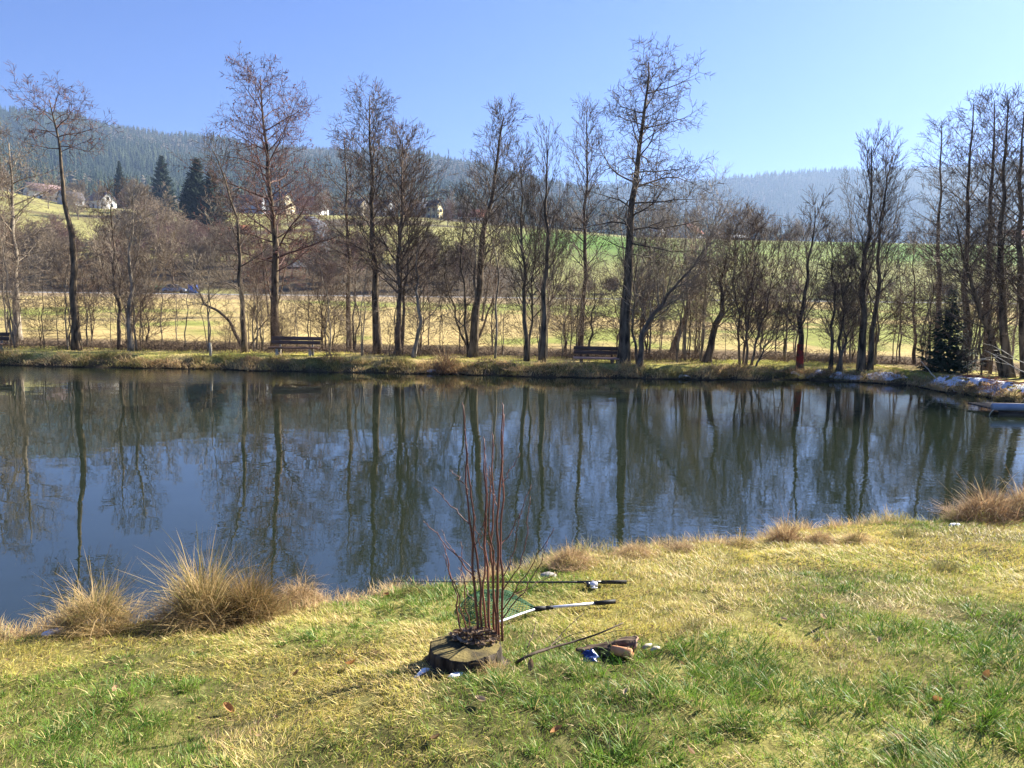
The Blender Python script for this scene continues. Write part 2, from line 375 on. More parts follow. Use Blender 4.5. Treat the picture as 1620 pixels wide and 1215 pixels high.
wood_floor = ground_mat('forest_floor', (0.02, 0.3), (0.25, 0.3), 0.5, 0.4)
radial('forested_hill', H_wood, 440, 1750, 70, -1.2, 0.62, 200, lambda X, Y: mixa(mixc((0.035, 0.045, 0.022), (0.09, 0.08, 0.045), sstep(0.4, 0.6, fbm(X * 0.01, Y * 0.01))), (0.16, 0.15, 0.07), 1 - sstep(520, 600, Y + 120 * (fbm(X * .01, Y * .01) - .5))), wood_floor)
radial('distant_hill', H_far, 1350, 2330, 60, -0.62, 1.2, 200, lambda X, Y: mixc((0.03, 0.04, 0.022), (0.06, 0.06, 0.035), sstep(0.4, 0.6, fbm(X * 0.005, Y * 0.005))), wood_floor)

# road across the valley and the lane climbing to the village
def ribbon(name, C, width, lift, mat):
    C = np.asarray(C, float); d = np.gradient(C[:, :2], axis=0); d /= np.linalg.norm(d, axis=1, keepdims=True)
    nrm = np.stack([-d[:, 1], d[:, 0]], 1); L = C[:, :2] + nrm * width / 2; R = C[:, :2] - nrm * width / 2
    z = C[:, 2] + lift
    V = np.concatenate([np.c_[L, z], np.c_[R, z], np.c_[R - nrm * 0.5, z - 0.45], np.c_[L + nrm * 0.5, z - 0.45]]); n = len(C); i = np.arange(n - 1)
    fs = [np.stack([i, i + n, i + n + 1, i + 1], 1), np.stack([i + n, i + 2 * n, i + 2 * n + 1, i + n + 1], 1), np.stack([i + 3 * n, i, i + 1, i + 3 * n + 1], 1)]
    return struct(name, mesh_np(name, V, [np.concatenate(fs)], smooth=False), mat)
M['asphalt'] = noise_mat('asphalt', (0.26, 0.25, 0.235), (0.38, 0.365, 0.34), 1.5, 0.8, spec=0.2)
rx = np.linspace(-185, 185, 60)
ribbon('road', np.c_[rx, np.full(60, ROAD_Y), road_z(rx)], 6.2, 0.12, M['asphalt'])
lane = []
for px, py in [(470, 425), (500, 408), (514, 390), (512, 372), (506, 356), (490, 344)]:
    lane.append(ground_hit(px, py, 130, 460))
lane = np.array(lane); tt = np.linspace(0, len(lane) - 1, 40); lane = np.stack([np.interp(tt, np.arange(len(lane)), lane[:, k]) for k in range(3)], 1); lane[:, 2] = H_hill(lane[:, 0], lane[:, 1])
M['lane'] = noise_mat('lane_asphalt', (0.09, 0.09, 0.095), (0.16, 0.16, 0.165), 1.5, 0.95, spec=0.05)
ribbon('lane', lane, 4.0, 0.35, M['lane'])

# pond water
def water_mat():
    m, n, b = new_mat('pond_water')
    b.inputs['Base Color'].default_value = (0.014, 0.020, 0.011, 1); b.inputs['Roughness'].default_value = 0.01; b.inputs['IOR'].default_value = 1.9; b.inputs['Specular IOR Level'].default_value = 0.5
    tc = n.nodes.new('ShaderNodeTexCoord')
    def noise(scale, detail, stretch, rot=0.0):
        mp = n.nodes.new('ShaderNodeMapping'); mp.inputs['Scale'].default_value = stretch; mp.inputs['Rotation'].default_value = (0, 0, rot)
        n.links.new(tc.outputs['Object'], mp.inputs[0])
        t = n.nodes.new('ShaderNodeTexNoise'); t.inputs['Scale'].default_value = scale; t.inputs['Detail'].default_value = detail; t.inputs['Roughness'].default_value = 0.5
        n.links.new(mp.outputs[0], t.inputs['Vector']); return t.outputs[0]
    def math_(op, a, b_):
        q = n.nodes.new('ShaderNodeMath'); q.operation = op
        for k, v in enumerate((a, b_)):
            if isinstance(v, (int, float)): q.inputs[k].default_value = v
            else: n.links.new(v, q.inputs[k])
        return q.outputs[0]
    def ramp(v, a, b_, lo, hi):
        q = n.nodes.new('ShaderNodeMapRange'); q.interpolation_type = 'SMOOTHSTEP'; q.inputs[1].default_value = a; q.inputs[2].default_value = b_; q.inputs[3].default_value = lo; q.inputs[4].default_value = hi
        n.links.new(v, q.inputs[0]); return q.outputs[0]
    sep = n.nodes.new('ShaderNodeSeparateXYZ'); n.links.new(tc.outputs['Object'], sep.inputs[0]); X, Y = sep.outputs[0], sep.outputs[1]
    swell = noise(1.7, 1.0, (0.7, 1.0, 1), 0.15)
    rip = noise(6.5, 2.0, (0.55, 1.0, 1), -0.25)
    fine = noise(17, 2.0, (0.5, 1.0, 1), 0.3)
    patch = noise(0.16, 1.0, (0.7, 1.2, 1))
    breeze = math_('MULTIPLY', ramp(math_('ADD', X, math_('MULTIPLY', Y, 0.22)), -3.0, 9.0, 0.10, 1.0), ramp(patch, 0.34, 0.62, 0.35, 1.0))
    calm = ramp(math_('SUBTRACT', math_('MULTIPLY', X, 0.30), Y), -8.6, -6.0, 0.0, 1.0)      # sheltered water under the near bank
    breeze = math_('MULTIPLY', breeze, math_('SUBTRACT', 1.0, math_('MULTIPLY', calm, 0.85)))
    streak = math_('MULTIPLY', ramp(Y, 20.6, 22.3, 0.0, 1.0), ramp(math_('ADD', X, math_('MULTIPLY', patch, 7.0)), -6.0, -1.0, 1.0, 0.0))
    h = math_('ADD', math_('MULTIPLY', swell, 0.0026), math_('MULTIPLY', rip, math_('ADD', 0.0003, math_('MULTIPLY', breeze, 0.0027))))
    h = math_('ADD', h, math_('MULTIPLY', fine, math_('ADD', math_('MULTIPLY', breeze, 0.0006), math_('MULTIPLY', streak, 0.004))))
    bp = n.nodes.new('ShaderNodeBump'); bp.inputs['Strength'].default_value = 1.0; bp.inputs['Distance'].default_value = 1.0
    n.links.new(h, bp.inputs['Height']); n.links.new(bp.outputs[0], b.inputs['Normal'])
    n.links.new(math_('ADD', 0.006, math_('MULTIPLY', streak, 0.10)), b.inputs['Roughness'])
    return m
px0, px1, py0, py1 = POND[:, 0].min() - 1, POND[:, 0].max() + 1, POND[:, 1].min() - 1, POND[:, 1].max() + 1
WX, WY = np.meshgrid(np.linspace(px0, px1, 30), np.linspace(py0, py1, 20))
struct('pond_water', grid_mesh('pond_water', WX, WY, np.zeros_like(WX)), water_mat())

# ------------------------------------------------------------------ far woods: each reads as one mass
def conifer_mass(name, label, Hf, d0, d1, th0, th1, n, hgt, seed, tones, keep=None, patch_scale=0.006):
    rg = np.random.default_rng(seed)
    D = np.sqrt(rg.uniform(d0 ** 2, d1 ** 2, n)); T = rg.uniform(th0, th1, n); X = T * D; Y = D
    if keep is not None: k = keep(X, Y); X, Y = X[k], Y[k]; n = len(X)
    Z = Hf(X, Y); age = fbm(X * patch_scale * 1.7 + 31, Y * patch_scale * 1.2, 3); h = hgt * rg.uniform(0.5, 1.2, n) * (0.55 + 0.9 * sstep(.32, .66, age)); w = h * rg.uniform(0.13, 0.20, n)
    pt = fbm(X * patch_scale + 3, Y * patch_scale + 7, 3); bare = (rg.random(n) < sstep(0.50, 0.70, pt) * 0.45)
    L, S = 5, 6; prof = np.array([1.0, 0.78, 0.58, 0.40, 0.22]); base = np.array([0.10, 0.30, 0.48, 0.64, 0.80]); top = np.array([0.42, 0.58, 0.72, 0.86, 1.0])
    rnd = np.array([0.62, 1.0, 1.05, 0.85, 0.45])
    V = np.zeros((n, L, S + 1, 3)); ang = np.arange(S) * 2 * np.pi / S
    for l in range(L):
        r = w[:, None] * np.where(bare[:, None], rnd[l] * 1.05, prof[l]) * rg.uniform(0.6, 1.4, (n, S)); a = ang[None] + rg.uniform(0, 6.28, (n, 1))
        V[:, l, :S, 0] = X[:, None] + r * np.cos(a); V[:, l, :S, 1] = Y[:, None] + r * np.sin(a); V[:, l, :S, 2] = (Z + h * base[l])[:, None] + h[:, None] * rg.uniform(-0.06, 0.05, (n, S))
        V[:, l, S, 0] = X; V[:, l, S, 1] = Y; V[:, l, S, 2] = Z + h * np.where(bare, top[l] * 0.85, top[l])
    k = np.arange(S); F = np.stack([k, (k + 1) % S, np.full(S, S)], 1)
    F = (F[None] + (np.arange(n * L) * (S + 1))[:, None, None]).reshape(-1, 3)
    c = np.where(bare[:, None], np.array(tones[2])[None] * rg.uniform(0.7, 1.4, (n, 1)), mixc(tones[0], tones[1], np.clip(rg.normal(0, .28, n) + sstep(.3, .7, fbm(X * patch_scale * 2 + 77, Y * patch_scale * 1.5, 3)), 0, 1.3)))
    me = mesh_np(name, V.reshape(-1, 3), [F], smooth=False); colour_attr(me, np.repeat(c, L * (S + 1), axis=0))
    o = link(name, me, M['conifer_mass']); tag(o, label, 'forest', kind='stuff'); return o
M['conifer_mass'] = tone_mat('conifer_mass', 0.9, 0.0, 0.05)
conifer_mass('spruce_forest', 'dark spruce forest covering the hill behind the village', H_wood, 560, 1600, -0.86, 0.36, 36000, 13.5, 3, ((0.020, 0.033, 0.015), (0.050, 0.062, 0.028), (0.10, 0.085, 0.058)))
conifer_mass('distant_forest', 'hazy blue conifer forest on the far ridge', H_far, 1420, 2250, -0.06, 0.86, 22000, 12, 4, ((0.022, 0.038, 0.018), (0.05, 0.065, 0.03), (0.11, 0.09, 0.065)), patch_scale=0.002)

# ------------------------------------------------------------------ the air
if HAZE:
    hb = MB(); hb.box((0, 1150, 188), (6600, 2560, 400))
    m = bpy.data.materials.new('haze'); m.use_nodes = True; n = m.node_tree; n.nodes.clear()
    pv = n.nodes.new('ShaderNodeVolumePrincipled'); pv.inputs['Color'].default_value = (0.40, 0.57, 0.86, 1); pv.inputs['Density'].default_value = 0.00022; pv.inputs['Anisotropy'].default_value = 0.25
    o_ = n.nodes.new('ShaderNodeOutputMaterial'); n.links.new(pv.outputs[0], o_.inputs['Volume'])
    hzb = hb.build('haze', m, smooth=False); hzb['kind'] = 'stuff'; hzb['label'] = 'thin blue haze filling the valley air'; hzb['category'] = 'haze'

# ================================================================== BARE TREES
def rot_about(v, axis, ang):
    c, s = math.cos(ang), math.sin(ang)
    ax, ay, az = axis; vx, vy, vz = v
    dt = (ax * vx + ay * vy + az * vz) * (1 - c)
    return (vx * c + (ay * vz - az * vy) * s + ax * dt, vy * c + (az * vx - ax * vz) * s + ay * dt, vz * c + (ax * vy - ay * vx) * s + az * dt)
def nrm(v):
    l = math.sqrt(v[0] * v[0] + v[1] * v[1] + v[2] * v[2]) or 1e-9; return (v[0] / l, v[1] / l, v[2] / l)
def perp(d, rr):
    a = rr.uniform(0, 6.2832); h = (1, 0, 0) if abs(d[2]) > 0.9 else (0, 0, 1)
    u = nrm((d[1] * h[2] - d[2] * h[1], d[2] * h[0] - d[0] * h[2], d[0] * h[1] - d[1] * h[0]))
    return rot_about(u, d, a)
class Grower:
    def __init__(s, seed, wander=0.07, lift=0.05, angle=44, kids=(9, 7), ratio=(0.5, 0.44), twig=0.0052, fat=1.0, seglen=(0.34, 0.22, 0.16), gnarl=0.0, cat=0.0, maxl=3):
        s.rr = random.Random(seed); s.w = wander; s.lift = lift; s.angle = angle; s.kids = kids; s.ratio = ratio; s.twig = twig; s.sl = seglen; s.fat = fat; s.gnarl = gnarl; s.cat = cat; s.maxl = maxl
        s.limb = []; s.fine = []; s.cats = []
    def branch(s, p, d, L, r, lvl):
        rr = s.rr; seg = s.sl[min(lvl - 1, 2)]; n = max(2, int(round(L / seg))); st = L / n
        nk = 0 if lvl >= s.maxl else s.kids[lvl - 1] * (0.6 + 0.4 * min(1.5, L / (1.6 if lvl == 1 else 0.7)))
        acc = rr.random()
        for i in range(n):
            t0, t1 = i / n, (i + 1) / n
            w = s.w * (1.1 if lvl > 1 else 0.9) + s.gnarl * (.75 if lvl < 3 else 0.4)
            d = nrm((d[0] + rr.gauss(0, w), d[1] + rr.gauss(0, w), d[2] + rr.gauss(0, w) + s.lift * (1 if lvl < 3 else 0.6)))
            q = (p[0] + d[0] * st, p[1] + d[1] * st, p[2] + d[2] * st)
            r0 = max(s.twig, r * (1 - 0.82 * t0)); r1 = max(s.twig * 0.8, r * (1 - 0.82 * t1))
            (s.limb if lvl == 1 or r0 > 0.014 else s.fine).append((p, q, r0, r1))
            if nk and t1 > 0.18:
                acc += nk / n
                while acc >= 1:
                    acc -= 1
                    a = math.radians(s.angle * rr.uniform(0.6, 1.25)); cd = rot_about(d, perp(d, rr), a)
                    cl = max(0.22 if lvl == 2 else 0.35, L * s.ratio[lvl - 1] * (1 - 0.35 * t1) * rr.uniform(0.6, 1.3))
                    s.branch(q, cd, cl, max(s.twig, r0 * 0.55), lvl + 1)
            if s.cat and lvl >= 2 and rr.random() < s.cat: s.cats.append(q)
            p = q
        return p
def pl_interp(pts, t):
    pts = np.asarray(pts, float); s = np.r_[0, np.cumsum(np.linalg.norm(np.diff(pts, axis=0), axis=1))]; s /= s[-1]
    return np.array([np.interp(t, s, pts[:, k]) for k in range(3)])
def smooth_line(pts, n=24, wob=0.0, rr=None):
    pts = np.asarray(pts, float); s = np.r_[0, np.cumsum(np.linalg.norm(np.diff(pts, axis=0), axis=1))]; s /= s[-1]
    for _ in range(1):
        P = np.array([pl_interp(pts, t) for t in np.linspace(0, 1, n)])
        for _k in range(2): P[1:-1] = 0.25 * P[:-2] + 0.5 * P[1:-1] + 0.25 * P[2:]
    if wob:
        ph = [rr.uniform(0, 6.28) for _ in range(4)]; t = np.linspace(0, 1, n)
        P[:, 0] += wob * (np.sin(5 * t * math.pi + ph[0]) + 0.5 * np.sin(11 * t * math.pi + ph[1])) * t * (1 - t) * 2
        P[:, 1] += wob * (np.sin(4 * t * math.pi + ph[2]) + 0.5 * np.sin(9 * t * math.pi + ph[3])) * t * (1 - t) * 2
    return P
def crown_from(G, line, r0, spec):
    """limbs along one stem. spec: start fraction, limb count, limb length at (base, middle, top), limb angle from the stem at (base, top)"""
    rr = G.rr; t0, n, Ls, A = spec['start'], spec['limbs'], spec['len'], spec['ang']
    az = rr.uniform(0, 6.28)
    for i in range(n):
        u = (i + rr.uniform(-0.4, 0.4)) / n; u = min(max(u, 0), 1); t = t0 + (0.985 - t0) * u
        p = pl_interp(line, t); q = pl_interp(line, min(1, t + 0.03)); d = nrm(tuple(q - p)) if t < 0.97 else nrm(tuple(pl_interp(line, 1) - pl_interp(line, 0.93)))
        a = math.radians((A[0] + (A[1] - A[0]) * u) * rr.uniform(0.8, 1.2))
        az += 2.4 + rr.uniform(-0.5, 0.5)
        h = (math.cos(az), math.sin(az), 0)
        side = spec.get('side')
        if side and rr.random() < 0.5: h = nrm((h[0] * 0.5 + side, h[1], 0))
        cd = nrm((d[0] * math.cos(a) + h[0] * math.sin(a), d[1] * math.cos(a) + h[1] * math.sin(a), d[2] * math.cos(a) + h[2] * math.sin(a)))
        L = np.interp(u, (0, 0.5, 1), Ls) * rr.uniform(0.65, 1.2)
        r = max(0.007, min(0.5 * r0 * (1 - 0.85 * t), 0.014 * L)) * G.fat
        G.branch(tuple(p), cd, L, r, 1)
def stem_radius(r0, n, flare=0.35, tip=0.1):
    t = np.linspace(0, 1, n); return r0 * ((1 - t) * (1 - tip) + tip) * (1 + flare * np.exp(-t * 26))
def catkin_mesh(cats, size, rr):
    n = len(cats); C = np.array(cats); V = np.zeros((n, 4, 3)); s = size * RNG.uniform(0.6, 1.4, (n, 1))
    for k, o in enumerate(((-.5, 0, 0), (.3, .4, -.2), (.2, -.4, -.4), (0, 0, -1.5))): V[:, k] = C + RNG.normal(0, 0.012, (n, 3)) + np.array(o) * s
    i = np.arange(n)[:, None] * 4; F = np.concatenate([i + np.array(f) for f in ((0, 1, 2), (0, 3, 1), (1, 3, 2), (2, 3, 0))])
    return V.reshape(-1, 3), F
NSEG = 0
def bare_tree(name, label, cat, stems, G, specs, bark, twig, group=None, wob=0.1, sides=9, catm=None, cat_size=0.03):
    """stems: list of (polyline, radius); the first is the trunk"""
    base = np.asarray(stems[0][0][0], float)
    root = thing(name, label, cat, tuple(base), group); global NSEG
    for i, ((pts, r0), sp) in enumerate(zip(stems, specs)):
        ln = smooth_line(pts, 26, wob, G.rr)
        if i == 0 or np.linalg.norm(ln[0] - base) < .6: ln[0, 2] -= 0.12
        tk = MB(); tk.tube(ln, stem_radius(r0, 26, 0.4 if r0 > 0.06 else 0.15, 0.10), sides, cap=True, rough=0.07)
        if sp: crown_from(G, ln, r0, sp)
        tk.build('trunk' if i == 0 else 'stem', bark, root)
    cr = MB(); NSEG += len(G.limb) + len(G.fine)
    if G.limb:
        a = list(zip(*G.limb)); cr.segs(a[0], a[1], a[2], a[3], 5)
    if G.fine:
        a = list(zip(*G.fine)); cr.segs(a[0], a[1], a[2], a[3], 3)
    nq = sum(len(f) for f in cr.f[4]); nv = cr.n
    if G.cats:
        V, F = catkin_mesh(G.cats, cat_size, G.rr)
        me = mesh_np('crown', np.concatenate(cr.v + [V]), [np.concatenate(cr.f[4]), F + nv], mat_idx=np.r_[np.zeros(nq, int), np.ones(len(F), int)])
        me.materials.append(twig); me.materials.append(catm or M['catkin']); link('crown', me, None, root)
    else: cr.build('crown', twig, root)
    return root
BANK_Y = lambda px, py: None
def bank_line(pxs, back=0.0, lean=0.0, base_z=None):
    """stem polyline from photo pixels: the first lies on the ground, the others at its depth (lean: metres farther off at the top)"""
    g = ground_hit(*pxs[0], y0=15, y1=60) if True else None
    D = g[1] + back; P = [g if not back else np.array([*at(pxs[0][0], pxs[0][1], D)[:2], hz(at(pxs[0][0], pxs[0][1], D)[0], D)])]
    for k, (a, b) in enumerate(pxs[1:]): P.append(at(a, b, D + lean * (k + 1) / (len(pxs) - 1)))
    return P
def S(start, limbs, ln, ang, side=None): return dict(start=start, limbs=limbs, len=ln, ang=ang, side=side)

BANK = 'bare trees along the far bank'
def T(label, stems, specs, g, bark='dark', twig='dark', name='bare_tree', wob=0.10, back=0.0, lean=0.0, cat_size=0.03, catm=None):
    st = [(bank_line(p[:-1] + [(p[-1][0], p[-1][1] + (36 if p[-1][1] < 130 else 26 if p[-1][1] < 260 else 8))], back, lean), r) for p, r in stems]
    specs = specs if isinstance(specs, list) else [specs] * len(st)
    return bare_tree(name, label, 'tree', st, g, specs, M['bark_' + bark], M['twig_' + twig], BANK, wob, cat_size=cat_size, catm=catm)

# --- left end
T('pale-barked bare tree with horizontal limbs at the far left edge', [([(27, 538), (24, 430), (20, 330), (14, 200)], .17)], S(.22, 34, (2.2, 2.3, 1.1), (82, 45)), Grower(1, lift=0.03, angle=55, gnarl=.05, kids=(10, 9)), 'grey', 'grey')
T('bare tree crowding the left border behind the pale-barked tree', [([(-48, 545), (-45, 400), (-35, 260), (-30, 190)], .14)], S(.3, 30, (2.4, 2.2, .9), (70, 35)), Grower(2), 'brown', 'brown')
g3 = Grower(3, lift=0.02, angle=55, gnarl=.12, kids=(10, 10), ratio=(.5, .45), cat=.05)
T('tall kinked alder with sparse umbrella top and few drooping limbs on the left', [([(121, 554), (118, 450), (110, 360), (98, 265), (86, 190), (78, 132)], .16)],
  S(.80, 15, (1.5, 1.5, 1.1), (80, 50)), g3, 'dark', 'red')
# --- rounded multi-stem tree
g = Grower(4, lift=.07, angle=38, kids=(9, 9))
T('broad rounded multi-stem tree left of the low-forked alder', [([(207, 556), (205, 500), (206, 420), (210, 330), (212, 300)], .10), ([(207, 530), (222, 490), (243, 420), (258, 320)], .055), ([(207, 530), (196, 480), (180, 400), (165, 320)], .055), ([(207, 520), (232, 480), (268, 400), (285, 330)], .05), ([(207, 520), (212, 450), (226, 360), (232, 295)], .05), ([(206, 525), (185, 480), (152, 400), (140, 330)], .045)],
  S(.16, 18, (1.1, .9, .45), (42, 22)), g, 'grey', 'grey')
T('upright thin tree just left of the broad rounded tree', [([(190, 553), (186, 480), (178, 390), (176, 300)], .075)], S(.25, 22, (1.3, 1.1, .5), (50, 25)), Grower(5), 'brown', 'brown')
# --- low-forked alder
T('slender alder forking low with a long limb bowed out to the left', [([(388, 558), (382, 480), (379, 400), (372, 330), (348, 260), (333, 205)], .105), ([(384, 548), (362, 508), (345, 490), (325, 482), (300, 440), (268, 400)], .085), ([(394, 552), (412, 520), (440, 470)], .045)],
  [S(.3, 22, (1.6, 1.3, .6), (65, 35)), S(.42, 13, (1.6, 1.3, .6), (60, 40)), S(.4, 6, (.7, .5, .3), (50, 30))], Grower(6, lift=.03, gnarl=.06, cat=.01), 'dark', 'dark')
# --- big reddish alder behind the left bench
T('large broad-crowned alder with reddish catkins rising behind the left bench', [([(436, 553), (435, 450), (433, 335), (420, 240), (413, 150), (412, 88)], .19), ([(433, 335), (442, 280), (452, 200), (462, 120)], .085), ([(433, 375), (400, 335), (365, 300), (345, 262)], .075), ([(433, 400), (470, 345), (500, 290)], .06), ([(420, 240), (392, 180), (368, 130)], .06)],
  [S(.30, 44, (3.3, 2.7, 1.4), (74, 38)), S(.1, 30, (2.6, 2.3, 1.2), (66, 35)), S(.2, 20, (2.0, 1.8, 1.1), (62, 38)), S(.2, 20, (2.2, 2.0, 1.2), (62, 38)), S(.15, 16, (2.0, 1.7, 1.1), (60, 38))],
  Grower(7, lift=.03, angle=52, gnarl=.05, kids=(11, 11), cat=.16), 'dark', 'red', cat_size=.036)
# --- middle
T('thin straight tree between the left bench and the tall conical alder', [([(552, 556), (552, 430), (548, 300), (545, 190)], .12)], S(.4, 34, (1.8, 1.5, .6), (72, 40)), Grower(8, cat=.05, gnarl=.04), 'dark', 'brown')
T('tall conical alder with dangling catkins, left of the twin-stemmed tree', [([(598, 560), (592, 430), (588, 300), (585, 200), (585, 116)], .155)], S(.33, 54, (1.9, 1.75, .7), (66, 38)), Grower(9, lift=.05, cat=.08, gnarl=.03, kids=(10, 9)), 'dark', 'dark')
T('brown twin-stemmed tree with dense feathery upswept branches', [([(630, 563), (631, 430), (636, 320), (637, 195)], .11), ([(634, 562), (643, 440), (648, 330), (652, 240)], .07)], [S(.28, 50, (2.3, 1.9, .6), (52, 35)), S(.35, 28, (1.9, 1.5, .5), (50, 30))], Grower(10, wander=.05, lift=.04, angle=32, kids=(10, 9), ratio=(.45, .4)), 'brown', 'brown')
T('crooked slim tree beside the twin-stemmed tree, bending at mid height', [([(654, 566), (664, 520), (662, 470), (657, 420), (664, 370)], .085), ([(664, 515), (690, 490), (712, 440), (722, 395)], .055)], [S(.4, 18, (1.3, 1.0, .5), (60, 35)), S(.3, 14, (1.0, .8, .4), (50, 30))], Grower(11, gnarl=.05), 'grey', 'dark')
T('thick dark tree with forked leaning top in the middle of the row', [([(748, 566), (754, 480), (762, 400), (775, 320), (790, 230), (797, 158)], .165), ([(764, 390), (790, 330), (812, 270), (818, 215)], .07), ([(752, 545), (772, 500), (786, 440), (790, 360)], .06)], [S(.33, 46, (1.9, 1.5, .6), (56, 30)), S(.1, 20, (1.3, 1.1, .5), (50, 28)), S(.2, 20, (1.1, 1.0, .5), (50, 30))], Grower(12, lift=.06, angle=42, kids=(10, 9)), 'dark', 'dark')
T('dark bushy tree against the left side of the fork-topped tree', [([(741, 565), (735, 480), (730, 400), (735, 300)], .06), ([(744, 563), (720, 500), (705, 440), (702, 380)], .05)], S(.2, 24, (1.3, 1.1, .5), (50, 28)), Grower(13), 'dark', 'dark')
T('slim dark tree with whip-like top left of the fan-shaped tree', [([(833, 571), (830, 470), (826, 380), (824, 230)], .09), ([(836, 570), (842, 480), (846, 380), (838, 300)], .05)], S(.25, 32, (1.7, 1.4, .6), (42, 22)), Grower(14, lift=.07, angle=35), 'dark', 'dark')
T('fan-shaped tree of long straight rising branches in the middle', [([(857, 573), (862, 480), (865, 380), (865, 190)], .115), ([(863, 430), (848, 340), (838, 240)], .055), ([(863, 440), (885, 360), (903, 270)], .055), ([(863, 460), (900, 400), (935, 330)], .05), ([(862, 450), (838, 380), (812, 300)], .045), ([(855, 560), (870, 500), (876, 420), (880, 330)], .05)], S(.3, 22, (1.7, 1.4, .6), (32, 15)), Grower(15, wander=.05, lift=.08, angle=28, kids=(7, 6)), 'dark', 'dark')
T('slender conical birch-like tree standing behind the second bench', [([(917, 560), (924, 470), (926, 360), (928, 250), (929, 142)], .12), ([(930, 568), (938, 500), (942, 430)], .05)], [S(.30, 50, (1.9, 1.5, .45), (52, 32)), S(.2, 12, (1.1, .8, .4), (50, 30))], Grower(16, wander=.055, lift=.06, angle=34, kids=(8, 6), cat=.05), 'dark', 'dark', cat_size=.024)
T('tallest tree of the row, gnarled side limbs and bare leaning trunk', [([(987, 575), (991, 460), (999, 340), (1011, 230), (1022, 160), (1030, 112), (1026, 62)], .20), ([(1030, 118), (1055, 98), (1078, 84)], .05), ([(1003, 290), (970, 225), (955, 200)], .06)], [S(.38, 36, (2.5, 2.3, 1.2), (85, 55), .25), S(.2, 8, (.9, .7, .5), (60, 35)), S(.2, 10, (1.2, 1.0, .7), (50, 30))], Grower(17, lift=.03, angle=58, gnarl=.13, kids=(12, 12), ratio=(.46, .42)), 'dark', 'dark', wob=.06)
# --- leaning willows
T('willow thicket tree with long limb sweeping right beside the tallest tree', [([(1012, 577), (1016, 530), (1030, 500), (1062, 462), (1092, 425), (1120, 380)], .10), ([(1014, 560), (1022, 480), (1030, 400), (1026, 330)], .06), ([(1008, 575), (1000, 500), (1008, 420), (1010, 360)], .05), ([(1016, 540), (1050, 470), (1062, 390), (1056, 320)], .05)], S(.25, 26, (1.7, 1.4, .6), (48, 25)), Grower(18, lift=.06, angle=38, kids=(8, 6)), 'brown', 'grey')
T('stout willow leaning right with a pale rounded crown above the field', [([(1062, 566), (1076, 520), (1092, 480), (1105, 430), (1125, 370), (1150, 320)], .15), ([(1105, 430), (1100, 370), (1110, 310)], .06), ([(1110, 420), (1150, 370), (1185, 330)], .06)], S(.35, 34, (1.7, 1.4, .7), (55, 30)), Grower(19, lift=.05, angle=42, kids=(8, 6)), 'grey', 'grey')
T('dark thick willow trunk leaning right past the pale-crowned willow', [([(1118, 574), (1128, 530), (1140, 500), (1142, 450), (1150, 390)], .15), ([(1136, 510), (1165, 470), (1190, 410)], .06)], S(.3, 30, (1.5, 1.3, .6), (50, 28)), Grower(20, lift=.06, angle=40), 'dark', 'grey')
T('tangled many-stemmed willow bush between leaning trunk and red-marked tree', [([(1180, 578), (1185, 500), (1195, 420), (1205, 345)], .05), ([(1170, 577), (1168, 500), (1160, 430), (1165, 350)], .045), ([(1188, 578), (1205, 510), (1225, 440), (1235, 370)], .045), ([(1176, 577), (1182, 480), (1180, 400), (1185, 340)], .04), ([(1196, 579), (1220, 530), (1238, 500)], .035)], S(.15, 26, (1.5, 1.2, .5), (42, 24)), Grower(21, lift=.07, angle=36), 'brown', 'brown')
rt = T('vase-shaped tree with a red paint band low on its trunk', [([(1265, 582), (1268, 500), (1276, 440), (1285, 390), (1290, 320)], .11), ([(1266, 530), (1235, 490), (1205, 440), (1195, 390)], .06), ([(1272, 460), (1300, 400), (1325, 340)], .055), ([(1270, 480), (1252, 410), (1248, 340)], .05), ([(1268, 510), (1300, 460), (1332, 410)], .045)], S(.25, 24, (1.4, 1.2, .5), (42, 22)), Grower(22, lift=.08, angle=34, kids=(8, 6)), 'dark', 'dark')
T('small twiggy tree just right of the red-banded tree', [([(1314, 584), (1318, 510), (1320, 430), (1312, 360)], .065), ([(1330, 586), (1330, 520), (1340, 450), (1352, 390)], .06), ([(1324, 586), (1338, 540), (1334, 480), (1330, 420)], .05)], S(.2, 24, (1.3, 1.0, .5), (45, 25)), Grower(23, lift=.06, angle=38), 'dark', 'dark')
T('tall vase-shaped tree of straight rising stems, left one of a close pair', [([(1363, 585), (1365, 470), (1372, 380), (1380, 290), (1378, 205)], .135), ([(1368, 420), (1345, 340), (1335, 270)], .055), ([(1372, 380), (1398, 290), (1405, 205)], .06)], S(.28, 30, (1.8, 1.5, .6), (42, 18)), Grower(24, wander=.05, lift=.08, angle=30, kids=(8, 6)), 'dark', 'dark')
T('slimmer right one of the close pair of vase-shaped trees', [([(1376, 585), (1384, 500), (1391, 420), (1393, 340), (1412, 220)], .095), ([(1392, 380), (1425, 300), (1445, 240)], .05)], S(.3, 26, (1.7, 1.3, .5), (42, 20)), Grower(25, wander=.05, lift=.08, angle=30), 'dark', 'dark')
T('small bare tree with level side twigs on the bank before the spruce', [([(1446, 576), (1447, 500), (1446, 440), (1444, 380)], .07)], S(.22, 24, (1.4, 1.1, .4), (72, 40)), Grower(26, angle=50), 'dark', 'dark')
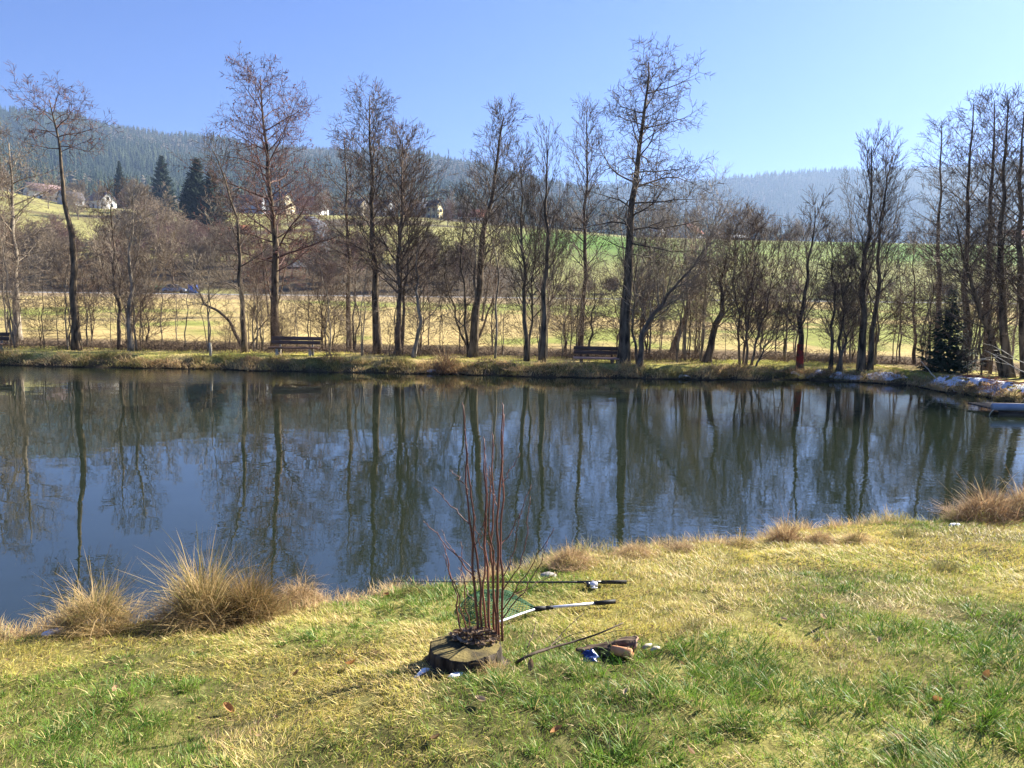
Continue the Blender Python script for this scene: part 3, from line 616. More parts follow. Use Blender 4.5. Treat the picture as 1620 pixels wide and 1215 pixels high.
# --- right grove
for k, (lab, pts, r, sp, back) in enumerate([
    ('tall straight larch-like tree rising just left of the small spruce', [(1484, 572), (1484, 450), (1487, 300), (1490, 165)], .12, S(.3, 40, (1.7, 1.3, .4), (66, 45)), 0.6),
    ('tall straight tree directly behind the small spruce in the right grove', [(1530, 585), (1528, 420), (1534, 250), (1541, 138)], .135, S(.28, 42, (1.8, 1.5, .4), (60, 42)), 0.8),
    ('tall straight tree of the right grove with its top nearest the grove centre', [(1560, 588), (1564, 430), (1570, 260), (1574, 132)], .14, S(.28, 40, (1.8, 1.5, .4), (58, 40)), 1.2),
    ('leaning bowed tree at the front of the right grove', [(1590, 596), (1572, 545), (1554, 500), (1530, 430), (1512, 340)], .12, S(.3, 28, (1.7, 1.3, .5), (55, 30)), 0.0),
    ('dark curving stem tree rising from the leaning tree\'s foot, right grove', [(1598, 598), (1588, 520), (1582, 420), (1588, 280), (1596, 122)], .14, S(.3, 40, (1.8, 1.4, .4), (56, 38)), 0.2),
    ('dark tree at the right border with top beside the grove\'s last crown', [(1624, 600), (1616, 480), (1612, 340), (1620, 150)], .14, S(.25, 38, (1.9, 1.5, .5), (58, 38)), 0.4),
    ('bare tree half cut by the right border', [(1662, 602), (1655, 450), (1655, 300), (1660, 140)], .15, S(.2, 38, (2.1, 1.7, .5), (60, 38)), 0.0)]):
    T(lab, [(pts, r)], sp, Grower(30 + k, wander=.055, lift=.05, angle=38, kids=(8, 7), ratio=(.52, .48)), 'dark', 'dark', back=back)
# red band on the marked tree
bp = bank_line([(1265, 582), (1268, 500)])
mk = MB(); P0 = np.array(bp[0]); P1 = np.array(bp[1]); zz = [P0 + (P1 - P0) * t for t in np.linspace(.02, .46, 8)]
k_ = np.linspace(0, 6.283, 14)[:-1]
mk.tube(np.array(zz), np.linspace(.122, .110, 8), 13, cap=False, rough=.04)
M['red_paint'] = noise_mat('red_paint', (0.07, 0.035, 0.025), (0.36, 0.035, 0.022), 7, .9)
mk.build('paint_band', M['red_paint'], rt)
print('TREE SEGS', NSEG)

# ================================================================== GRASS
def blades(P, az, length, lean, width, curl, cols, nseg=2):
    """P roots (n,3); lean = angle from vertical at the root, curl = further bend to the tip; returns verts, quads, tris, tones"""
    n = len(P); k = nseg + 1
    side = np.stack([-np.sin(az), np.cos(az), np.zeros(n)], 1); out = np.stack([np.cos(az), np.sin(az), np.zeros(n)], 1)
    tw = RNG.uniform(-1.2, 1.2, n)[:, None]; side2 = side * np.cos(tw) + out * np.sin(tw)
    V = np.zeros((n, 2 * nseg + 1, 3)); p = P.copy(); a = lean.copy(); st = length / nseg
    for i in range(nseg):
        w = (width * (1 - 0.25 * i / nseg))[:, None]
        V[:, 2 * i] = p - side2 * w / 2; V[:, 2 * i + 1] = p + side2 * w / 2
        p = p + (out * np.sin(a)[:, None] + np.array([0, 0, 1.0]) * np.cos(a)[:, None]) * st[:, None]; a = a + curl / nseg
    V[:, 2 * nseg] = p
    o = (np.arange(n) * (2 * nseg + 1))[:, None]
    Q = np.concatenate([o + np.array([2 * i, 2 * i + 1, 2 * i + 3, 2 * i + 2]) for i in range(nseg - 1)]) if nseg > 1 else np.zeros((0, 4), int)
    Tr = o + np.array([2 * nseg - 2, 2 * nseg - 1, 2 * nseg])
    return V.reshape(-1, 3), Q, Tr, np.repeat(cols, 2 * nseg + 1, axis=0)
def grass_obj(name, parts, mat):
    vs, qs, ts, cs, o = [], [], [], [], 0
    for V, Q, Tr, C in parts:
        vs.append(V); qs.append(Q + o); ts.append(Tr + o); cs.append(C); o += len(V)
    me = mesh_np(name, np.concatenate(vs), [np.concatenate(qs), np.concatenate(ts)]); colour_attr(me, np.concatenate(cs)); return link(name, me, mat)
M['grass'] = tone_mat('grass', 0.5, 0.34, 0.3)
M['dry_grass'] = tone_mat('dry_grass', 0.7, 0.42, 0.15)
def jit(c, n, a=0.25, hue=0.08):
    c = np.asarray(c, float); return np.clip((c[None] if c.ndim == 1 else c) * RNG.uniform(1 - a, 1 + a, (n, 1)) * RNG.uniform(1 - hue, 1 + hue, (n, 3)), 0, 1)
def lawn_points(dens, y0, y1):
    n = int(dens * (y1 - y0) * (1.5 * (y0 + y1) / 2 + 4.4)); y = RNG.uniform(y0, y1, n); x = RNG.uniform(-1, 1, n) * (0.75 * y + 2.2)
    keep = y < near_y(x) + 0.3; x, y = x[keep], y[keep]
    d = pond_dist(x, y); k = d > 0.01; return x[k], y[k], d[k]
def greenness(x, y):
    return fbm(x * 1.0 + 3, y * 1.0 + 1) + 0.37 * sstep(-0.8, 0.7, x) * (1 - sstep(3.1, 4.9, y - 0.22 * x)) - 0.02 * (1 - sstep(-1.6, -.4, x)) - 0.05 * sstep(4.0, 6.0, y) + 0.10 * (fbm(x * 4, y * 4, 2) - 0.5)
parts = []
swirl = lambda x, y: (vnoise(x * 0.7, y * 0.7) * 8.0 + vnoise(x * 2.3 + 9, y * 2.3) * 3.0)
for y0, y1, dn in ((1.7, 3.0, 7000), (3.0, 4.3, 6000), (4.3, 6.0, 4600), (6.0, 8.5, 3300), (8.5, 14.0, 1900)):
    ws = 1.0 + 0.16 * max(0, (y0 + y1) / 2 - 3)
    # matted straw lying in the sward
    x, y, d = lawn_points(dn * 0.75, y0, y1); g = greenness(x, y); k = RNG.random(len(x)) < 0.13 + 0.87 * (1 - sstep(0.44, 0.60, g)); x, y = x[k], y[k]; n = len(x)
    P = np.c_[x, y, H_near(x, y) + 0.002]
    az = swirl(x, y) + RNG.normal(0, 0.9, n)
    c = mixc((0.70, 0.54, 0.235), (0.56, 0.46, 0.16), RNG.random(n)); c = mixa(c, (0.42, 0.27, 0.135), (RNG.random(n) < 0.10 + 0.35 * sstep(.58, .7, fbm(x * 2.2 + 31, y * 2.2))).astype(float))
    parts.append(blades(P, az, RNG.uniform(0.028, 0.078, n), RNG.uniform(0.8, 1.5, n), RNG.uniform(0.0020, 0.0040, n) * ws, RNG.uniform(-0.2, 0.5, n), jit(c, n)))
    # short yellow-green sward
    x, y, d = lawn_points(dn * 0.85, y0, y1); h = fbm(x * 3.1 + 40, y * 3.1); n = len(x)
    bare = fbm(x * 2.1 + 61, y * 2.6 + 8, 3) + RNG.normal(0, .02, n); k = bare < 0.76; x, y, h = x[k], y[k], h[k]; n = len(x)
    P = np.c_[x, y, H_near(x, y) - 0.003]; g = greenness(x, y)
    c = mixc((0.56, 0.50, 0.11), (0.20, 0.30, 0.040), sstep(0.38, 0.62, g + RNG.normal(0, .06, n)))
    parts.append(blades(P, swirl(x, y) + RNG.normal(0, 1.4, n), RNG.uniform(0.018, 0.05, n) * (0.6 + 1.0 * h), RNG.uniform(0.1, 1.1, n), RNG.uniform(0.0018, 0.0036, n) * ws, RNG.uniform(0.2, 1.2, n), jit(c, n)))
    # greener, longer tufts
    area = (y1 - y0) * (1.5 * (y0 + y1) / 2 + 4.4); nc = int(area * 85)
    cy_ = RNG.uniform(y0, y1, nc); cx_ = RNG.uniform(-1, 1, nc) * (0.75 * cy_ + 2.2); g = greenness(cx_, cy_)
    k = (cy_ < near_y(cx_) - 0.05) & (RNG.random(nc) < 0.10 + 0.9 * sstep(0.46, 0.64, g)); cx_, cy_, g = cx_[k], cy_[k], g[k]; nc = len(cx_)
    m = int(dn / 150); R = RNG.uniform(0.02, 0.085, nc); hh = RNG.uniform(0.4, 1.0, nc) * (0.45 + 1.05 * sstep(0.54, 0.78, g))
    r = np.sqrt(RNG.random((nc, m))) * R[:, None]; a = RNG.uniform(0, 6.283, (nc, m))
    x = (cx_[:, None] + r * np.cos(a)).ravel(); y = (cy_[:, None] + r * np.sin(a)).ravel(); n = len(x); hh = np.repeat(hh, m)
    az = np.where(RNG.random(n) < 0.75, a.ravel() + RNG.normal(0, .6, n), swirl(x, y)); rel = (r / R[:, None]).ravel()
    P = np.c_[x, y, H_near(x, y) - 0.004]
    ct = mixc((0.050, 0.135, 0.015), (0.18, 0.29, 0.038), RNG.random(nc)); ct = np.repeat(ct, m, axis=0)
    ct = mixa(ct, (0.60, 0.48, 0.20), (RNG.random(n) < 0.16).astype(float))
    parts.append(blades(P, az, RNG.uniform(0.045, 0.115, n) * hh, 0.08 + 0.65 * rel + RNG.uniform(-.05, .25, n), RNG.uniform(0.0022, 0.0042, n) * ws, RNG.uniform(0.2, 1.3, n), jit(ct, n), 3))
g_ = grass_obj('lawn_grass', parts, M['grass']); tag(g_, 'matted yellow and green winter grass of the near bank', 'grass', kind='stuff')
print('LAWN BLADES', sum(len(p[2]) for p in parts))

# dry fringe on the near shore, and the grass of the far dyke
parts = []
def fringe(line, n, spread, len_, w, tones, lean, ysgn, zf=H_near, col_noise=1.0, out_bias=0.5):
    s = np.r_[0, np.cumsum(np.linalg.norm(np.diff(line, axis=0), axis=1))]; t = RNG.uniform(0, s[-1], n)
    x = np.interp(t, s, line[:, 0]); y = np.interp(t, s, line[:, 1]); q = RNG.uniform(spread[0], spread[1], n)
    y = y + ysgn * q; k = pond_dist(x, y) > -0.03; x, y, q = x[k], y[k], q[k]; n = len(x)
    cl = fbm(x * 2.4 + 70, y * 2.4); k = RNG.random(n) < 0.15 + 0.85 * sstep(0.42, 0.58, cl); x, y, cl = x[k], y[k], cl[k]; n = len(x)
    c = mixc(tones[0], tones[1], RNG.random(n)); c = mixa(c, tones[2], (RNG.random(n) < sstep(0.45, 0.65, fbm(x * col_noise + 5, y * col_noise))).astype(float) * 0.8)
    az = np.where(RNG.random(n) < out_bias, -ysgn * math.pi / 2 + RNG.normal(0, .6, n), RNG.uniform(0, 6.28, n))
    return blades(np.c_[x, y, zf(x, y) - 0.01], az, RNG.uniform(*len_, n) * (0.5 + 0.9 * cl), RNG.uniform(*lean, n), RNG.uniform(*w, n), RNG.uniform(0.3, 1.5, n), jit(c, n), 3)
o_ = np.argsort(NEAR[:, 0]); NL = NEAR[o_]; NL = NL[(NL[:, 0] > -7) & (NL[:, 0] < 14)]
parts.append(fringe(NL, 26000, (0.0, 0.42), (0.06, 0.20), (0.003, 0.006), ((0.64, 0.48, 0.25), (0.52, 0.37, 0.19), (0.30, 0.29, 0.09)), (0.1, 1.1), -1))
g_ = grass_obj('shore_grass', parts, M['dry_grass']); tag(g_, 'fringe of dry straw grass along the near waterline', 'grass', kind='stuff')
parts = []
o_ = np.argsort(FAR[:, 0]); FL = FAR[o_]; FL = FL[(FL[:, 0] > -22) & (FL[:, 0] < 20)]
for _ in range(1):
    parts.append(fringe(FL, 60000, (0.0, 0.75), (0.08, 0.28), (0.008, 0.016), ((0.86, 0.68, 0.36), (0.70, 0.52, 0.27), (0.24, 0.24, 0.07)), (0.3, 1.4), 1, col_noise=0.8, out_bias=.7))
    parts.append(fringe(FL, 70000, (0.5, 3.6), (0.03, 0.09), (0.008, 0.015), ((0.64, 0.57, 0.14), (0.76, 0.62, 0.24), (0.42, 0.46, 0.09)), (0.1, 0.9), 1, col_noise=0.6, out_bias=.3))
g_ = grass_obj('dyke_grass', parts, M['dry_grass']); tag(g_, 'sunlit grass and hanging straw on the far dyke', 'grass', kind='stuff')

def tussock_mesh(name, R, h, n, tones, w, seed, lean_dir=None, droop=1.0, mound=0.35, sx=1.0):
    rg = np.random.default_rng(seed)
    r = np.sqrt(rg.random(n)) * R; a = rg.uniform(0, 6.283, n); rel = r / R
    P = np.c_[r * np.cos(a) * sx, r * np.sin(a), mound * h * (1 - rel ** 2) - 0.03]
    az = a + rg.normal(0, .95, n)
    if lean_dir is not None:
        k = rg.random(n) < lean_dir[1]; az = np.where(k, lean_dir[0] + rg.normal(0, .5, n), az)
    c = mixc(tones[0], tones[1], rg.random(n)); c = mixa(c, tones[2], (rg.random(n) < 0.40).astype(float)); c = np.clip(c * rg.uniform(.5, 1.15, (n, 1)), 0, 1)
    ln = h * np.where(rg.random(n) < .10, rg.uniform(0.85, 1.40, n), rg.uniform(0.30, 0.75, n)) * (1 - 0.2 * rel); broke = rg.random(n) < .3
    V, Q, Tr, C = blades(P, az, ln, np.clip(0.08 + 0.8 * rel * rg.uniform(.2, 1.3, n) + np.abs(rg.normal(0, .22, n)) + np.where(broke, rg.uniform(.3, 1.0, n), 0), 0, 1.6), rg.uniform(w * .5, w * 1.1, n), droop * np.where(broke, rg.uniform(.8, 2.4, n), rg.uniform(0.0, 1.5, n)), c, 4)
    n2 = int(n * .45); r = R * (.5 + 1.0 * np.sqrt(rg.random(n2))); a = rg.uniform(0, 6.283, n2)
    P = np.c_[r * np.cos(a) * sx, r * np.sin(a), .012 + rg.uniform(0, .05, n2) * h * 2 * np.clip(1.4 - r / R, 0, 1)]
    c2 = np.clip(mixc(tones[0], tones[1], rg.random(n2)) * rg.uniform(.7, 1.25, (n2, 1)), 0, 1)
    V2, Q2, T2, C2 = blades(P, rg.uniform(0, 6.283, n2), h * rg.uniform(.25, .8, n2), rg.uniform(1.0, 1.5, n2), rg.uniform(w * .5, w * 1.1, n2), rg.uniform(-.2, .5, n2), c2, 4)
    me = mesh_np(name, np.concatenate([V, V2]), [np.concatenate([Q, Q2 + len(V)]), np.concatenate([Tr, T2 + len(V)])]); colour_attr(me, np.concatenate([C, C2])); return me
STRAWS = ((0.70, 0.53, 0.26), (0.56, 0.39, 0.18), (0.26, 0.23, 0.08)); REDS = ((0.42, 0.26, 0.14), (0.28, 0.17, 0.09), (0.54, 0.40, 0.21)); OLIVE = ((0.20, 0.20, 0.06), (0.15, 0.16, 0.05), (0.40, 0.32, 0.13)); TAN = ((0.66, 0.46, 0.27), (0.52, 0.36, 0.19), (0.38, 0.28, 0.13))
def tussock(px, py, wpx, hpx, label, tones, n, wid=0.004, seed=0, lean=None, droop=1.0, sx=1.0, group='grass tussocks on the near shore', mound=.35):
    g = ground_hit(px, py)
    while py < 760 + 400 and py > 640 and float(pond_dist(g[:1], g[1:2])[0]) < .06: py += 2; g = ground_hit(px, py)
    D = g[1] / _f[1]; s = D / FPX
    me = tussock_mesh('grass_tussock', wpx * s / 2 * 0.62, hpx * s * 1.02, n, tones, wid, seed, lean, droop, mound, sx)
    o = link('grass_tussock', me, M['dry_grass']); o.location = (g[0], g[1], g[2]); return tag(o, label, 'grass tussock', group)
tussock(152, 990, 118, 98, 'blond sedge tussock beside the left snow patch, blades arching over the water', STRAWS, 1300, .0042, 1, sx=1.1)
tussock(322, 968, 125, 118, 'big upright sedge tussock with pale stems and dark base, largest on the shore', STRAWS, 1900, .0042, 2, droop=.5)
tussock(396, 962, 115, 100, 'rust-brown sedge tussock joined to the right of the biggest one', ((0.36, 0.24, 0.10), (0.28, 0.18, 0.08), (0.18, 0.14, 0.05)), 1700, .0042, 3, droop=.8)
tussock(475, 955, 110, 52, 'rounded heap of collapsed tan grass ending the left tussock row', TAN, 1500, .004, 4, droop=2.0, mound=.6)
tussock(905, 893, 95, 34, 'low tan grass hummock at the waterline right of the red-stemmed shrub', TAN, 1100, .004, 5, droop=2.0, mound=.6)
tussock(1243, 858, 62, 50, 'reddish brown tussock with thin dark stalks standing by the water', REDS, 800, .004, 6, sx=1.0)
tussock(1300, 858, 56, 26, 'small tan tussock next to the reddish stalky one', TAN, 700, .004, 7, droop=1.8, mound=.55)
tussock(1358, 856, 56, 24, 'flattened straw tussock, second left of the large brown tussock', STRAWS, 700, .004, 8, droop=1.8, mound=.5)
tussock(1440, 850, 70, 22, 'low olive and straw tussock left of the large brown tussock', OLIVE, 600, .004, 9, droop=1.2)
tussock(1560, 822, 120, 58, 'large reddish brown tussock swept to the left at the right shore', REDS, 1700, .005, 10, lean=(0.2, .35), droop=1.4, sx=1.2, mound=.5)
tussock(1622, 815, 100, 56, 'dark brown tussock cut by the right picture edge', REDS, 1300, .005, 11, droop=1.3, mound=.5)
tussock(1497, 902, 58, 26, 'dark olive grass clump alone in the lawn under the large brown tussock', OLIVE, 500, .0035, 12)
tussock(1105, 992, 60, 22, 'dark green grass clump in the straw right of the landing net handle', OLIVE, 500, .003, 13)
tussock(1345, 1010, 40, 20, 'small dark grass clump among molehill crumbs in the right lawn', OLIVE, 350, .003, 14)
tussock(1005, 880, 90, 26, 'tan grass hummock at the waterline below the tallest tree reflection', TAN, 800, .004, 21, droop=2.0, mound=.6)
tussock(1080, 874, 80, 24, 'brownish hummock at the waterline under the driftwood lump', ((0.44, 0.30, 0.18), (0.34, 0.24, 0.13), (0.56, 0.42, 0.22)), 800, .004, 22, droop=1.8, mound=.6)
tussock(1175, 866, 80, 24, 'straw hummock at the waterline between driftwood and reddish stalky tussock', STRAWS, 800, .004, 23, droop=2.0, mound=.6)
tussock(655, 938, 70, 22, 'short olive tussock at the shore left of the red-stemmed shrub', OLIVE, 450, .004, 24, droop=1.0)
tussock(778, 1066, 60, 40, 'straw tuft leaning on the right foot of the tree stump', STRAWS, 320, .003, 31, droop=1.1)
# far bank
fm = [tussock_mesh('grass_tussock', 0.30, 0.26, 260, t, .016, 40 + k, (-math.pi / 2, .55), 1.7, .6, 1.3) for k, t in enumerate((STRAWS, TAN, REDS, OLIVE))]
rr = random.Random(5); first = True
for k in range(46):
    px = -10 + k * 36 + rr.uniform(-12, 12); x, y = far_px(px); q = rr.uniform(.15, .5); x, y = (float(x), float(y) + q) if px < 1430 else (float(x) + q, float(y))
    o = link('grass_tussock', fm[rr.choice((0, 0, 1, 1, 2, 3))], M['dry_grass']); o.location = (x, y, hz(x, y)); s_ = rr.uniform(.6, 1.25); o.scale = (s_ * rr.uniform(.9, 1.5), s_, s_ * rr.uniform(.7, 1.1)); o.rotation_euler = (0, 0, rr.uniform(-.5, .5))
    tag(o, 'dry grass tussock hanging over the far waterline', 'grass tussock', 'tussocks along the far waterline')
bt = tussock(705, 590, 44, 44, 'tall reddish brown tussock standing up alone midway along the far waterline', REDS, 500, .02, 60, group='tussocks along the far waterline', droop=1.0)

# ================================================================== THICKET, MIDDLE DISTANCE, VILLAGE
# thin saplings along the dyke: eight kinds, then copies
sap = []
for k in range(9):
    rr_ = random.Random(100 + k); pole = k % 2 == 0; h = rr_.uniform(4.2, 6.2) if pole else rr_.uniform(2.2, 4.2)
    st = [([(0, 0, 0), (rr_.uniform(-.15, .15), 0, h * .4), (rr_.uniform(-.5, .5), rr_.uniform(-.3, .3), h)], rr_.uniform(.022, .042))]
    for j in range(rr_.choice((0, 1, 2))): st.append(([(0, 0, 0), (rr_.uniform(-.3, .3), rr_.uniform(-.2, .2), h * .3), (rr_.uniform(-1.1, 1.1), rr_.uniform(-.5, .5), h * rr_.uniform(.5, .9))], rr_.uniform(.015, .03)))
    G = Grower(200 + k, wander=.08, lift=.06, angle=40, kids=(7, 5), seglen=(.25, .18, .14), twig=.0046, maxl=3, fat=.7)
    tw = rr_.choice(('twig_grey', 'twig_brown', 'twig_brown', 'twig_dark', 'twig_pale'))
    sap.append(bare_tree('sapling', 'thin bare sapling in the thicket along the far bank', 'sapling', st, G, [S(.3, 13, (.75, .6, .3), (52, 30)) if pole else S(.18, 14, (1.0, .75, .3), (60, 35))] * len(st), M['bark_brown' if k % 2 else 'bark_grey'], M[tw], 'saplings along the far bank', wob=.08, sides=6))
rr = random.Random(77); used = set()
for k in range(138):
    px = rr.uniform(-30, 1660); x = float(far_px(px)[0]); back = rr.choice((rr.uniform(2.0, 3.5), rr.uniform(2.5, 6.5), rr.uniform(5, 9)))
    y = float(far_y(x)) + back; x = x * (y / float(far_y(x))); s_ = rr.uniform(.5, 1.25) * (0.8 if px < 480 else 1.0); i = rr.randrange(9)
    loc = (x, y, hz(x, y) - .03)
    if i not in used: used.add(i); sap[i].location = loc; sap[i].rotation_euler = (0, 0, rr.uniform(0, 6.28)); sap[i].scale = (s_,) * 3
    else: copy_tree(sap[i], loc, rr.uniform(0, 6.28), (s_ * rr.uniform(.8, 1.3), s_ * rr.uniform(.8, 1.2), s_))
for i in set(range(9)) - used: sap[i].location = (rr.uniform(-12, 12), 28.5, .2)

# brambles and fallen twigs in the ditch behind the dyke
def brambles(n, seed):
    rg = np.random.default_rng(seed); mb = MB(); x = rg.uniform(-21, 19, n); back = rg.uniform(2.3, 6.8, n)
    fy = far_y(x); y = fy + back; x = x * y / fy
    cl = fbm(x * 0.7 + 21, y * 0.7 + 3); k = rg.random(n) < 0.2 + 0.8 * sstep(.38, .6, cl); x, y, cl = x[k], y[k], cl[k]; n = len(x)
    p = np.c_[x, y, H(x, y)]; az = rg.uniform(0, 6.283, n); L = rg.uniform(.25, .8, n) * (0.5 + 1.0 * cl); a = rg.uniform(.1, 1.2, n)
    cols = mixc((0.15, 0.095, 0.06), (0.34, 0.25, 0.16), rg.random(n)); cols = mixa(cols, (0.06, 0.04, 0.03), (rg.random(n) < .3).astype(float))
    for i in range(4):
        d = np.stack([np.cos(az) * np.sin(a), np.sin(az) * np.sin(a), np.cos(a)], 1); q = p + d * (L / 4)[:, None]
        w = np.full(n, .007 - .0011 * i); mb.segs(p, q, w, w * .85, 3, np.repeat(cols, 6, axis=0)); p = q; a = a + rg.uniform(.15, .6, n); az = az + rg.normal(0, .25, n)
    return mb
M['bramble'] = tone_mat('bramble', .85, .0, .2)
bo = brambles(20000, 8).build('bramble_thicket', M['bramble'], tone=True); tag(bo, 'tangle of dry brambles and twigs in the ditch behind the far dyke', 'undergrowth', kind='stuff')

# ---- spruces
def spruce(name, label, cat, loc, h, w, n_whorl, seed, tone=((0.012, 0.026, 0.012), (0.03, 0.055, 0.022)), group=None, dens=1.0, start=.04):
    rg = np.random.default_rng(seed); root = thing(name, label, cat, tuple(loc), group); loc = np.asarray(loc, float)
    tk = MB(); tk.tube(loc + np.array([(0, 0, -.1), (0, 0, h * .5), (0, 0, h * .98)]), [h * .018, h * .011, h * .003], 8, rough=.05); tk.build('trunk', M['bark_dark'], root)
    P0, P1, C = [], [], []
    for i in range(n_whorl):
        t = start + (0.98 - start) * (i / n_whorl); L = w * (1 - t) ** .8 * (0.85 if t < .1 else 1)
        for j in range(int(7 * dens) + 2):
            a = rg.uniform(0, 6.283); l = max(.04 * h * .3, L * rg.uniform(.6, 1.15)); dz = -.18 + .55 * t
            ns = max(4, int(22 * dens * (.3 + .7 * (1 - t))))
            u = rg.uniform(.12, 1, ns); base = loc + np.array([0, 0, h * t + rg.uniform(-.01, .01) * h])
            c = base + np.c_[np.cos(a) * u * l, np.sin(a) * u * l, (dz * u + .22 * u * u) * l]
            sd = rg.choice((-1, 1), ns) * rg.uniform(.3, 1.1, ns); dl = l * .28 * (1.15 - u) + h * .012
            dirv = np.c_[np.cos(a + sd), np.sin(a + sd), rg.uniform(-.45, .1, ns)]; P0.append(c); P1.append(c + dirv * dl[:, None]); C.append(mixc(tone[0], tone[1], rg.random(ns)))
    P0, P1, C = np.concatenate(P0), np.concatenate(P1), np.concatenate(C); n = len(P0)
    d = P1 - P0; up = np.cross(d, np.array([0, 0, 1.0])); up /= np.linalg.norm(up, axis=1, keepdims=True) + 1e-9; wv = np.linalg.norm(d, axis=1)[:, None] * (.26 if h < 5 else .42)
    drop = np.array([0, 0, -1.0]) * wv * .8
    V = np.stack([P0, (P0 + P1) / 2 + up * wv + drop * .5, P1 + drop, (P0 + P1) / 2 - up * wv + drop * .5, (P0 + P1) / 2 + drop * -.4], 1).reshape(-1, 3)
    o = np.arange(n)[:, None] * 5; F = np.concatenate([o + np.array(f) for f in ((0, 1, 4), (1, 2, 4), (2, 3, 4), (3, 0, 4))])
    me = mesh_np('crown', V, [F], smooth=False); colour_attr(me, np.repeat(C, 5, axis=0)); link('crown', me, M['needles'], root); return root
M['needles'] = tone_mat('needles', .75, .12, .2)
g = ground_hit(1506, 590, y0=15); spruce('spruce_tree', 'small dark green spruce on the bank among the right-hand bare trunks', 'spruce tree', (g[0], g[1] + .3, hz(g[0], g[1] + .3)), 2.75, 1.15, 26, 1)
def hill_pt(px, py): return ground_hit(px, py, y0=131, y1=700)
def hill_at(px, D):
    x = at(px, 450, D)[0]; return np.array([x, D, float(H_hill(np.array([x]), np.array([D]))[0])])
def h_at(px, ytop, D): g = hill_at(px, D); return g, at(px, ytop, D)[2] - g[2]
for px, yt, D, w_, lab, sd in [(262, 243, 300, 5.2, 'tall dark spruce standing clear between the slim spruce and the broad ragged evergreen', 2), (196, 252, 335, 3.2, 'slim dark spruce left of the tall spruce below the forest', 3), (316, 246, 215, 5.4, 'broad dark evergreen with ragged top behind the slender forked alder', 4), (338, 262, 212, 4.6, 'lower dark evergreen joined to the right of the broad one', 5), (303, 280, 225, 4.0, 'dark evergreen filling the left skirt of the broad one', 6)]:
    g, h = h_at(px, yt, D); spruce('spruce_tree', lab, 'spruce tree', g, h, w_ * 1.25, 30, 10 + sd, tone=((0.006, 0.014, 0.007), (0.018, 0.034, 0.014)), dens=1.9, group='dark evergreens below the village')

# ---- bare trees on the slope beyond the road: six kinds, then copies
mid = []
M['twig_far'] = noise_mat('twig_far', (0.135, 0.10, 0.06), (0.25, 0.19, 0.125), .4, .9)
M['twig_far_red'] = noise_mat('twig_far_red', (0.15, 0.085, 0.065), (0.24, 0.145, 0.11), .4, .9)
M['twig_far_pale'] = noise_mat('twig_far_pale', (0.25, 0.19, 0.13), (0.40, 0.31, 0.21), .4, .9)
for k in range(7):
    rr_ = random.Random(300 + k); h = 9.0; wide = (1.0, 1.3, .8, 1.2, 1.0, 1.4, 1.1)[k]
    st = [([(0, 0, 0), (rr_.uniform(-.3, .3), 0, h * .4), (rr_.uniform(-.6, .6), rr_.uniform(-.5, .5), h)], .14)]
    for j in range(k % 4): a = rr_.uniform(0, 6.28); st.append(([(0, 0, .5), (.7 * math.cos(a), .7 * math.sin(a), h * .35), (1.9 * math.cos(a), 1.9 * math.sin(a), h * rr_.uniform(.7, .95))], .09))
    G = Grower(400 + k, wander=.10, lift=.08, angle=42, kids=(7, 5), seglen=(.8, .55, .5), twig=.022, ratio=(.5, .5))
    mid.append(bare_tree('slope_tree', 'x', 'tree', st, G, [S(.15, 26, (3.0 * wide, 2.6 * wide, 1.2), (62, 28))] * len(st), M['bark_brown'], M[('twig_far', 'twig_far', 'twig_far_red', 'twig_far', 'twig_far_pale', 'twig_far_red', 'twig_far_pale')[k]], None, wob=.3, sides=6))
mused = set(); rr = random.Random(9)
def put_mid(i, g, s_, sx, label, group):
    rz = rr.uniform(0, 6.28)
    if i not in mused:
        mused.add(i); o = mid[i]; o.location = g; o.rotation_euler = (0, 0, rz); o.scale = (s_ * sx, s_ * sx, s_); o['label'] = label; o['group'] = group
    else: copy_tree(mid[i], g, rz, (s_ * sx, s_ * sx, s_), label, group)
LB = ('bare brown tree in the dense wood just across the road', 'bare trees across the road')
n = 0
while n < 125:                                              # the brown wood on the left, right behind the road
    px = rr.uniform(-60, 770); D = rr.uniform(134, 215)
    lim = np.interp(px, (-60, 100, 150, 290, 400, 480, 530, 640, 770), (205, 190, 200, 210, 180, 150, 205, 200, 150))
    if D > lim: continue
    put_mid(rr.choice((0, 0, 1, 2, 3, 5)), hill_at(px, D), rr.uniform(.55, 1.0), rr.uniform(.9, 1.3), *LB); n += 1
n = 0
while n < 46:                                               # gardens round the houses
    px = rr.uniform(-40, 790); D = rr.uniform(250, 372)
    if 380 < px < 470 and D < 340: continue
    put_mid(rr.choice((0, 1, 2, 3, 4, 6)), hill_at(px, D), rr.uniform(.7, 1.35), rr.uniform(.9, 1.2), 'bare garden tree among the village houses', 'bare trees in the village'); n += 1
for k in range(26):                                         # field edge on the right
    px = rr.choice((rr.uniform(800, 1060), rr.uniform(1010, 1200), rr.uniform(1180, 1340))); D = rr.uniform(325, 345)
    put_mid(rr.choice((4, 6, 0)), hill_at(px, D), rr.uniform(.9, 1.7) if px < 1200 else rr.uniform(.6, 1.1), rr.uniform(.8, 1.1), 'pale bare tree on the crest of the green field', 'bare trees on the field crest')
for k in range(34):
    px = rr.uniform(780, 1640); D = rr.uniform(133, 138)
    put_mid(rr.choice((1, 3, 4)), hill_at(px, D), rr.uniform(.18, .34), rr.uniform(1.2, 1.9), 'low bare bush on the road verge below the green field', 'bushes on the road verge')
bush = [(222, 210, 2.0, 0.62), (248, 200, 2.2, .7), (190, 205, 1.8, .55), (275, 195, 1.9, .6)]
